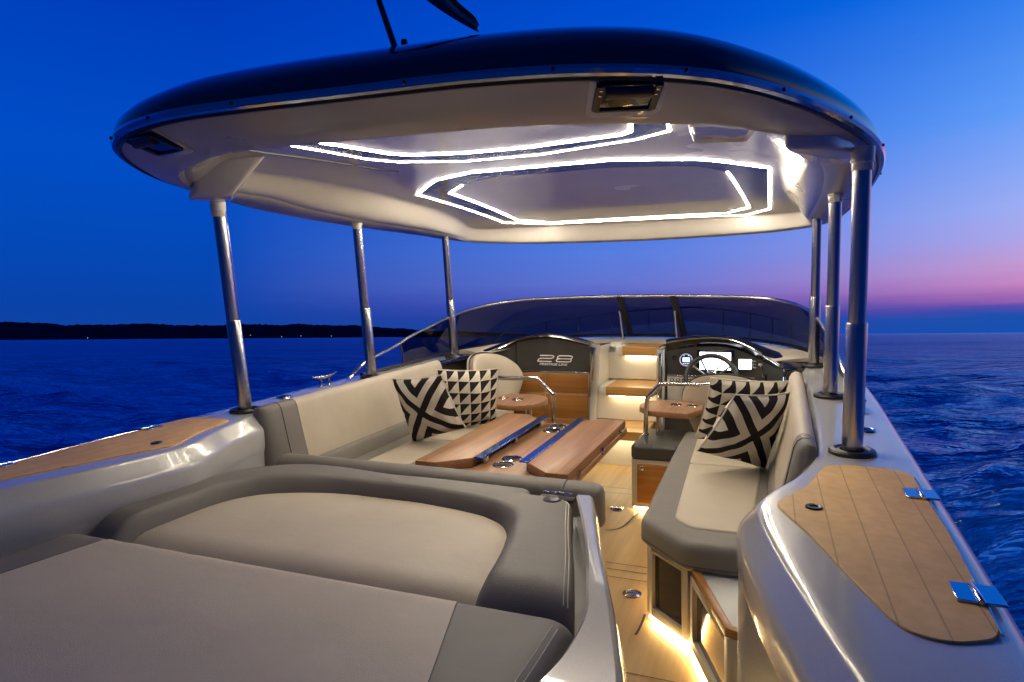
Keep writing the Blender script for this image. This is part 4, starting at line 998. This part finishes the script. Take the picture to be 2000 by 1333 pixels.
for fx in (sr, sl):
    obj('seam', MB().tube([tuple(Vector(rolled((fx(y), y, ZP + dz(fx(y))), F0 + 0.01 - 1.7 * dz(fx(y)), .05, +1)) + Vector((0, 0, 0.0012))) for y in [-0.815 - 0.78 * k / 30 for k in range(31)]], 0.0014, 5), PIPE, sp2)
# bolster behind the table
bo = thing('backrest_bolster', 'long taupe bolster cushion lying across the cockpit between table and sun pad', 'bolster', (-0.3, 0.0, -0.45))
def bolster_ring(x, k=1.0):
    P = roundpoly([(-0.052 * k, -0.30), (0.052 * k, -0.30), (0.052 * k, -0.163 - 0.05 * (1 - k)), (-0.052 * k, -0.163 - 0.05 * (1 - k))], [0.01, 0.01, 0.05 * k, 0.05 * k], 6); return [(x, y + 0.012, z) for y, z in P]
xs = [-0.93 + 1.18 * i / 20 for i in range(21)]
obj('bolster_roll', MB().rings([bolster_ring(x) for x in xs]), GREY, bo, angle=55)
obj('bolster_end', MB().rings([bolster_ring(x, k) for x, k in ((0.254, 0.99), (0.29, 1.0), (0.335, 0.98), (0.356, 0.9), (0.370, 0.74), (0.376, 0.5))]), GREY, bo, angle=55)
obj('bolster_end', MB().rings([bolster_ring(x, k) for x, k in ((-0.934, 0.99), (-0.96, 0.97), (-0.982, 0.88), (-0.992, 0.6))]), GREY, bo, angle=55)
m = MB()
for k in range(4): m.box(0.198 + 0.026 * k, 0.220 + 0.026 * k, -0.075, -0.066, -0.184, -0.176)
obj('hinge', m, STEEL, bo, bevel=0.001, seg=1)
obj('hinge_leaf', MB().box(0.19, 0.305, -0.10, -0.064, -0.20, -0.19), RUB, bo)

# =================================================================== HELM SEATS
def helm_chair(loc, rz, label, sc_=1.0):
    t = thing('helm_chair', label, 'seat', loc, 'swivel seats at the dashboards')
    t.rotation_euler = (0, 0, rz)
    out = smooth_path([(-0.115, -0.0, 0), (-0.15, 0.10, 0), (-0.205, 0.22, 0), (-0.222, 0.29, 0), (-0.200, 0.36, 0), (-0.14, 0.415, 0), (-0.05, 0.442, 0), (0.05, 0.442, 0), (0.14, 0.415, 0), (0.200, 0.36, 0), (0.222, 0.29, 0), (0.205, 0.22, 0), (0.15, 0.10, 0), (0.115, 0.0, 0)], 4)
    O = [(p.x, p.y) for p in out]; cx, cz = 0.0, 0.22
    def place(x, z, d): return (x, -0.17 - 0.10 * (z / 0.44) + d + 0.10 * (abs(x) / 0.22) ** 2, 0.17 + z)
    def shell(mb, d0, d1, r):
        rs = []
        for k, d in ((0.35, d0), (0.7, d0), (0.92, d0 + r * .4), (1.0, d0 + r), (1.0, d1 - r), (0.94, d1 - r * .3), (0.7, d1), (0.35, d1)):
            rs.append([place(cx + (x - cx) * k, cz + (z - cz) * k, d) for x, z in O])
        mb.rings(rs); return mb
    obj('back_shell', shell(MB(), -0.035, 0.0, 0.014), BEIGE, t, local=True, angle=60)
    obj('back_cushion', shell(MB(), 0.002, 0.06, 0.022), BEIGE, t, local=True, angle=60)
    obj('back_piping', MB().tube([place(x, z, 0.001) for x, z in offset2(O, 0.002, True)], 0.005, 6, loop=True), PIPE, t, local=True)
    sq = roundpoly([(-0.21, -0.16), (0.21, -0.16), (0.20, 0.20), (-0.20, 0.20)], [0.05, 0.05, 0.09, 0.09], 5)
    m = MB(); cushion(m, sq, 0.09, 0.19, 0.045); obj('seat_cushion', m, BEIGE, t, local=True, angle=60)
    obj('seat_piping', MB().tube([(x, y, 0.125) for x, y in offset2(sq, -0.001, True)], 0.005, 6, loop=True), PIPE, t, local=True)
    obj('pedestal', MB().lathe([(0.15, 0.0), (0.15, 0.010), (0.05, 0.02), (0.04, 0.03), (0.04, 0.07), (0.11, 0.09)], (0, 0, 0), 24), STEEL, t, local=True)
    return t
helm_chair((0.63, 1.80, FLOOR), 0.0, 'beige helm seat with black piping facing the steering wheel')
helm_chair((-0.62, 1.70, FLOOR + 0.05), R(-108), 'beige swivel seat turned aft before the teak drawers on the port side')

# =================================================================== THROW PILLOWS
PS = 0.335
MX = pillow_mat('cross', PS); MT = pillow_mat('triangles', PS)
CAM = Vector((0.910, -2.072, 0.521))
def pillow(cor, f, mat, label, k, flip=False):
    P = [CAM + (Vector(c) - CAM) * f for c in cor]; cen = sum(P, Vector()) / 4
    nrm = (P[1] - P[3]).cross(P[0] - P[2]).normalized()
    if nrm.y < 0: nrm = -nrm
    t = thing('throw_pillow', label, 'pillow', cen, 'black and white throw pillows')
    n = 37; rnd = random.Random(k); sd = rnd.random() * 20; TL, TR, BR, BL = [p - cen for p in P]
    def pt(u, v, s):
        a, b = 2 * u - 1, 2 * v - 1
        e = (max(0, 1 - abs(a) ** 2.4) * max(0, 1 - abs(b) ** 2.4)) ** 0.5
        a2 = a * (1 - 0.06 * (1 - b * b) * abs(a) ** 3); b2 = b * (1 - 0.06 * (1 - a * a) * abs(b) ** 3) 
        u2, v2 = (a2 + 1) / 2, (b2 + 1) / 2
        q = (BL * (1 - u2) + BR * u2) * (1 - v2) + (TL * (1 - u2) + TR * u2) * v2
        w = noise.noise(Vector((a * 1.6 + sd, b * 1.6, s * 3))) * 0.016
        cr = 0.0
        for (ca, cb) in ((-1, -1), (1, -1), (1, 1), (-1, 1)):          # creases fanning out of the corners
            d = math.hypot(a - ca, b - cb); an = math.atan2(b - cb, a - ca); cr += 0.0065 * math.sin(an * 11 + sd + ca) * math.exp(-((d - 0.42) / 0.26) ** 2)
        cr += 0.004 * noise.noise(Vector((a * 4 + sd, b * 4, s)))
        q = q + nrm * (s * (0.058 * e + (w + cr) * e)); q.z -= 0.005 * e
        return tuple(q)
    mb = MB(); mb.grid(n, n, lambda u, v: pt(u, v, -1)); m2 = MB().grid(n, n, lambda u, v: pt(u, v, 1))
    me = bpy.data.meshes.new('cover'); me.from_pydata(mb.v + m2.v, [], mb.f + [tuple(i_ + n * n for i_ in f_[::-1]) for f_ in m2.f]); me.shade_smooth()
    uv = me.uv_layers.new(name='UVMap')
    for lp in me.loops:
        i_ = lp.vertex_index % (n * n); u, v = (i_ % n) / (n - 1), (i_ // n) / (n - 1)
        uv.data[lp.index].uv = (1 - u, 1 - v) if flip else (u, v)
    me.materials.append(mat); o = bpy.data.objects.new('cover', me); C.objects.link(o); o.parent = t
    ed = [pt(i / 36, 0, 0) for i in range(36)] + [pt(1, i / 36, 0) for i in range(36)] + [pt(1 - i / 36, 1, 0) for i in range(36)] + [pt(0, 1 - i / 36, 0) for i in range(36)]
    obj('piping', MB().tube(ed, 0.0034, 6, loop=True), CORD, t, local=True)
pillow(((-0.966, 0.89, 0.004), (-0.653, 0.844, 0.04), (-0.566, 0.924, -0.239), (-0.889, 0.951, -0.348)), 0.935, MX, 'bold black and white crossed pillow leaning on the port sofa back', 1)
pillow(((-0.794, 1.058, 0.034), (-0.508, 1.231, 0.024), (-0.557, 1.295, -0.291), (-0.806, 1.132, -0.317)), 0.965, MT, 'black and white triangle pillow standing behind the crossed pillow on the port sofa', 2)
pillow(((0.626, 0.929, 0.059), (0.941, 1.064, 0.034), (0.914, 1.203, -0.252), (0.544, 1.061, -0.249)), 1.0, MT, 'black and white triangle pillow half hidden against the helm seat on the starboard sofa', 3, True)
pillow(((0.743, 0.684, 0.033), (0.946, 0.903, 0.012), (0.852, 0.93, -0.328), (0.591, 0.729, -0.219)), 0.95, MX, 'bold black and white crossed pillow in front on the starboard sofa', 4)

# =================================================================== put the boat on the sea: trimmed bow-up
UP = Vector((-0.018, 0.089, 0.996)).normalized()
T = UP.rotation_difference(Vector((0, 0, 1))).to_matrix().to_4x4()
bpy.context.view_layer.update()
for o in [o for o in sc.objects if o.parent is None]:
    o.matrix_world = T @ o.matrix_world

# =================================================================== WATER, SHORE
WZ = -0.98
waves = []
for i in range(34):
    lam = 0.28 * (1.16 ** i) * random.uniform(.85, 1.15)
    if lam > 14: break
    a = R(112) + random.gauss(0, 0.5); waves.append((2 * math.pi / lam, math.cos(a), math.sin(a), random.random() * 6.28, 0.024 * lam ** 0.66, lam))
def wave(x, y, cell):
    h = 0
    for k, cx, cy, ph, am, lam in waves:
        if lam < cell * 2.2: continue
        p = k * (x * cx + y * cy) + ph + 1.4 * math.sin(0.35 * x + 0.21 * y + ph)
        h += am * (1 - abs(math.sin(p * .5)) * 2 + 0.36) * 0.75
    return h
mb = MB(); na = 420; rr_ = [0.4]
while rr_[-1] < 9000: rr_.append(rr_[-1] * (1.018 if rr_[-1] < 60 else 1.08) + (0.004 if rr_[-1] < 60 else 0))
vs = []; fs = []
A0, A1 = R(-100), R(100)      # fan ahead and to both sides, measured from the bow
for j, r in enumerate(rr_):
    cell = max(r * (A1 - A0) / na, (r * 0.018))
    fade = max(0.0, 1 - r / 70)
    for i in range(na + 1):
        a = A0 + (A1 - A0) * i / na; x = 0.9 + r * math.sin(a); y = -2.4 + r * math.cos(a)
        vs.append((x, y, WZ + (wave(x, y, cell) * fade if fade > 0 else 0)))
w_ = na + 1
for j in range(len(rr_) - 1):
    for i in range(na): fs.append((j * w_ + i, j * w_ + i + 1, (j + 1) * w_ + i + 1, (j + 1) * w_ + i))
me = bpy.data.meshes.new('water'); me.from_pydata(vs, [], fs); me.update(); me.shade_smooth()
if me.polygons[0].normal.z < 0: me.flip_normals()
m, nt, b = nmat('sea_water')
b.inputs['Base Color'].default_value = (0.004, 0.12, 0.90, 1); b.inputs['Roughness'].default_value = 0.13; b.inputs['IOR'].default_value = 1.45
geo = N(nt, 'ShaderNodeNewGeometry')
mpr = N(nt, 'ShaderNodeMapping'); mpr.inputs['Rotation'].default_value = (0, 0, R(-22)); L(nt, geo.outputs['Position'], mpr.inputs[0])
def wn(sx_, sy_, sc, det):
    mp_ = N(nt, 'ShaderNodeMapping'); mp_.inputs['Scale'].default_value = (sx_, sy_, 1); L(nt, mpr.outputs[0], mp_.inputs[0])
    n_ = N(nt, 'ShaderNodeTexNoise'); n_.inputs['Scale'].default_value = sc; n_.inputs['Detail'].default_value = det; n_.inputs['Roughness'].default_value = 0.6; n_.inputs['Distortion'].default_value = 0.4
    L(nt, mp_.outputs[0], n_.inputs['Vector']); return n_.outputs['Fac']
f1, f2, f3 = wn(0.5, 1.5, 3.0, 4.0), wn(0.45, 1.7, 0.55, 5.0), wn(0.30, 2.0, 0.085, 4.0)
a1 = N(nt, 'ShaderNodeMath', operation='MULTIPLY_ADD'); a1.inputs[1].default_value = 3.6; L(nt, f2, a1.inputs[0]); L(nt, f1, a1.inputs[2])
a2 = N(nt, 'ShaderNodeMath', operation='MULTIPLY_ADD'); a2.inputs[1].default_value = 14.0; L(nt, f3, a2.inputs[0]); L(nt, a1.outputs[0], a2.inputs[2])
bump(nt, b, a2.outputs[0], 1.0, 0.24)
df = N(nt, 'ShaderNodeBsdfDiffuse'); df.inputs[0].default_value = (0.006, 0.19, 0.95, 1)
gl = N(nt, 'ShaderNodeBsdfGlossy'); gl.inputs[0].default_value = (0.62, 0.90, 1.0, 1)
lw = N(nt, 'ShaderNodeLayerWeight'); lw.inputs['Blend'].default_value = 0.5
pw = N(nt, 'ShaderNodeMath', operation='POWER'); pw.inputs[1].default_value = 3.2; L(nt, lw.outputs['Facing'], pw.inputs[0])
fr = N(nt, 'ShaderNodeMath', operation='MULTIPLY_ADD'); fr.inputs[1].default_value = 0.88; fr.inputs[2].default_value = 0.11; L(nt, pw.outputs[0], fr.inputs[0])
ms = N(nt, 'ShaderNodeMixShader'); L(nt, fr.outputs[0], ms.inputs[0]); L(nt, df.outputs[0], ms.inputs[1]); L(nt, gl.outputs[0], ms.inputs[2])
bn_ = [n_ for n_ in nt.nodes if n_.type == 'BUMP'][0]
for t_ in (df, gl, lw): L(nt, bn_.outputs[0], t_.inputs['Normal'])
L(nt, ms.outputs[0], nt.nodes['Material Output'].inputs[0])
# wind lanes: smoother and rougher patches
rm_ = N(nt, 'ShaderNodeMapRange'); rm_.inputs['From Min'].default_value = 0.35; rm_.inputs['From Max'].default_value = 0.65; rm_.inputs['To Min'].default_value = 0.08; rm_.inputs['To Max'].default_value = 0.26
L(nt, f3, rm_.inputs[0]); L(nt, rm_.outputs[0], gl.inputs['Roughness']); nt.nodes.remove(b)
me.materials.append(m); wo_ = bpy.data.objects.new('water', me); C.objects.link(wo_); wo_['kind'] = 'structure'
# low wooded shore on the port side: ridge with depth
HILLM = plain('dark_wooded_shore', (0.016, 0.024, 0.065), 0.95, var=0.3, vscale=0.02, spec=0.0)  # bluish distance haze painted into the base colour
mb = MB(); rs = []; D = 2100
for i in range(700):
    t = i / 699; az = R(-100) + (R(-19) - R(-100)) * t; deg = math.degrees(az)
    env = 1.0 if deg < -38 else max(0.0, (-19.5 - deg) / 18.5) ** 0.8
    h = (44 + 9 * noise.noise(Vector((deg * 0.16, 3.1, 0))) + 6 * noise.noise(Vector((deg * 0.55, 1.7, 0))) + 2.4 * noise.noise(Vector((deg * 3.1, 9.7, 0))) + 1.8 * noise.noise(Vector((deg * 9.0, 2.7, 0)))) * env
    h = max(h, 0.5); d = D + 250 * (1 - env)
    s_, c_ = math.sin(az), math.cos(az)
    rs.append([(s_ * d, c_ * d, WZ - 1), (s_ * (d + 20), c_ * (d + 20), WZ + 0.45 * h), (s_ * (d + 90), c_ * (d + 90), WZ + 0.86 * h), (s_ * (d + 220), c_ * (d + 220), WZ + h), (s_ * (d + 600), c_ * (d + 600), WZ + 0.7 * h), (s_ * (d + 900), c_ * (d + 900), WZ - 1)])
mb.rings(rs, closed=False); ho = obj('hills', mb, HILLM, angle=80); ho['kind'] = 'structure'
for k, (az, h) in enumerate(((-54.4, 4), (-43.35, 9), (-41.0, 4), (-39.5, 6), (-37.1, 5))):
    a = R(az); d = D - 8
    m = MB().lathe([(0.0, -0.9), (0.7, -0.6), (0.9, 0), (0.7, 0.6), (0.0, 0.9)], (math.sin(a) * d, math.cos(a) * d, WZ + h), 10)
    tag(obj('shore_lamp', m, SHORE), 'tiny distant lamp at the waterline of the dark wooded shore', 'lamp', 'distant lamps along the far shore')

# =================================================================== SKY
w = bpy.data.worlds.new('World'); sc.world = w; w.use_nodes = True; nt = w.node_tree
bg = nt.nodes['Background']; tc = N(nt, 'ShaderNodeTexCoord'); sx = N(nt, 'ShaderNodeSeparateXYZ'); L(nt, tc.outputs['Generated'], sx.inputs[0])
el = N(nt, 'ShaderNodeMath', operation='ARCSINE'); L(nt, sx.outputs[2], el.inputs[0])
az = N(nt, 'ShaderNodeMath', operation='ARCTAN2'); L(nt, sx.outputs[0], az.inputs[0]); L(nt, sx.outputs[1], az.inputs[1])   # clockwise from the bow
nz = N(nt, 'ShaderNodeTexNoise', i_Scale=3.0, i_Detail=4.0); mpn = N(nt, 'ShaderNodeMapping'); mpn.inputs['Scale'].default_value = (2, 2, 26); L(nt, tc.outputs['Generated'], mpn.inputs[0]); L(nt, mpn.outputs[0], nz.inputs['Vector'])
nj = N(nt, 'ShaderNodeMath', operation='MULTIPLY_ADD'); nj.inputs[1].default_value = 0.016; nj.inputs[2].default_value = -0.008; L(nt, nz.outputs['Fac'], nj.inputs[0])
elj = N(nt, 'ShaderNodeMath', operation='ADD'); L(nt, el.outputs[0], elj.inputs[0]); L(nt, nj.outputs[0], elj.inputs[1])
def mr(inp, a, b_):
    n = N(nt, 'ShaderNodeMapRange'); n.inputs['From Min'].default_value = a; n.inputs['From Max'].default_value = b_; L(nt, inp, n.inputs[0]); return n.outputs[0]
e1 = mr(elj.outputs[0], 0.0, 0.6)
def st_(l): return [(min(1, e / 0.6), c) for e, c in l]
rr2 = ramp(nt, e1, st_([(0.0, (.008, .085, .45)), (.020, (.010, .085, .44)), (.032, (.13, .075, .42)), (.044, (.42, .155, .45)), (.058, (.61, .245, .54)), (.080, (.60, .34, .64)), (.11, (.46, .40, .82)), (.15, (.37, .45, .92)), (.26, (.13, .36, .97)), (.42, (.004, .18, .84)), (.6, (.0, .08, .55))]))
rl2 = ramp(nt, e1, st_([(0.0, (.006, .055, .36)), (.04, (.003, .055, .39)), (.12, (.001, .066, .47)), (.24, (.0, .075, .57)), (.42, (.0, .046, .50)), (.6, (.0, .022, .34))]))
rm2 = ramp(nt, e1, st_([(0.0, (.010, .06, .38)), (.028, (.03, .055, .36)), (.05, (.085, .10, .49)), (.075, (.125, .175, .63)), (.12, (.095, .205, .74)), (.2, (.03, .165, .77)), (.3, (.0, .11, .72)), (.45, (.0, .075, .63)), (.6, (.0, .04, .42))]))
tA = mr(az.outputs[0], R(-46), R(-14)); tB0 = mr(az.outputs[0], R(-14), R(18)); tBp = N(nt, 'ShaderNodeMath', operation='POWER'); tBp.inputs[1].default_value = 1.5; L(nt, tB0, tBp.inputs[0]); tB = tBp.outputs[0]
m1 = N(nt, 'ShaderNodeMix', data_type='RGBA'); L(nt, tA, m1.inputs[0]); L(nt, rl2.outputs[0], m1.inputs[6]); L(nt, rm2.outputs[0], m1.inputs[7])
mx = N(nt, 'ShaderNodeMix', data_type='RGBA'); L(nt, tB, mx.inputs[0]); L(nt, m1.outputs[2], mx.inputs[6]); L(nt, rr2.outputs[0], mx.inputs[7])
# the night side behind the stern is darker
back = mr(az.outputs[0], R(50), R(105)); bk2 = N(nt, 'ShaderNodeMix', data_type='RGBA'); L(nt, back, bk2.inputs[0]); L(nt, mx.outputs[2], bk2.inputs[6]); bk2.inputs[7].default_value = (.0, .014, .12, 1)
bk3 = N(nt, 'ShaderNodeMix', data_type='RGBA'); L(nt, mr(az.outputs[0], R(-75), R(-115)), bk3.inputs[0]); L(nt, bk2.outputs[2], bk3.inputs[6]); bk3.inputs[7].default_value = (.0, .014, .12, 1)
# zenith
zen = mr(el.outputs[0], 0.5, 0.95); zm = N(nt, 'ShaderNodeMix', data_type='RGBA'); L(nt, zen, zm.inputs[0]); L(nt, bk3.outputs[2], zm.inputs[6]); zm.inputs[7].default_value = (.0, .010, .10, 1)
L(nt, zm.outputs[2], bg.inputs[0]); bg.inputs[1].default_value = 1.0

# =================================================================== CAMERA
cam = bpy.data.cameras.new('camera'); co = bpy.data.objects.new('camera', cam); C.objects.link(co)
Mr = Vector((0.92755, 0.37296, -0.02351)); Md = Vector((0.01436, -0.09844, -0.99504)); Mf = Vector((-0.37342, 0.92261, -0.09666))
rot = Matrix((Mr, -Md, -Mf)).transposed().to_4x4()
co.matrix_world = T @ (Matrix.Translation(CAM) @ rot)
cam.sensor_width = 36; cam.sensor_fit = 'HORIZONTAL'; cam.lens = 1306.85 / 2000 * 36; cam.clip_start = 0.02; cam.clip_end = 20000
sc.camera = co
sc.view_settings.view_transform = 'Standard'; sc.view_settings.look = 'None'; sc.view_settings.exposure = 0; sc.view_settings.gamma = 1
sc.cycles.use_denoising = True
sc.cycles.max_bounces = 8; sc.cycles.caustics_reflective = False; sc.cycles.caustics_refractive = False
sc.cycles.sample_clamp_indirect = 6.0
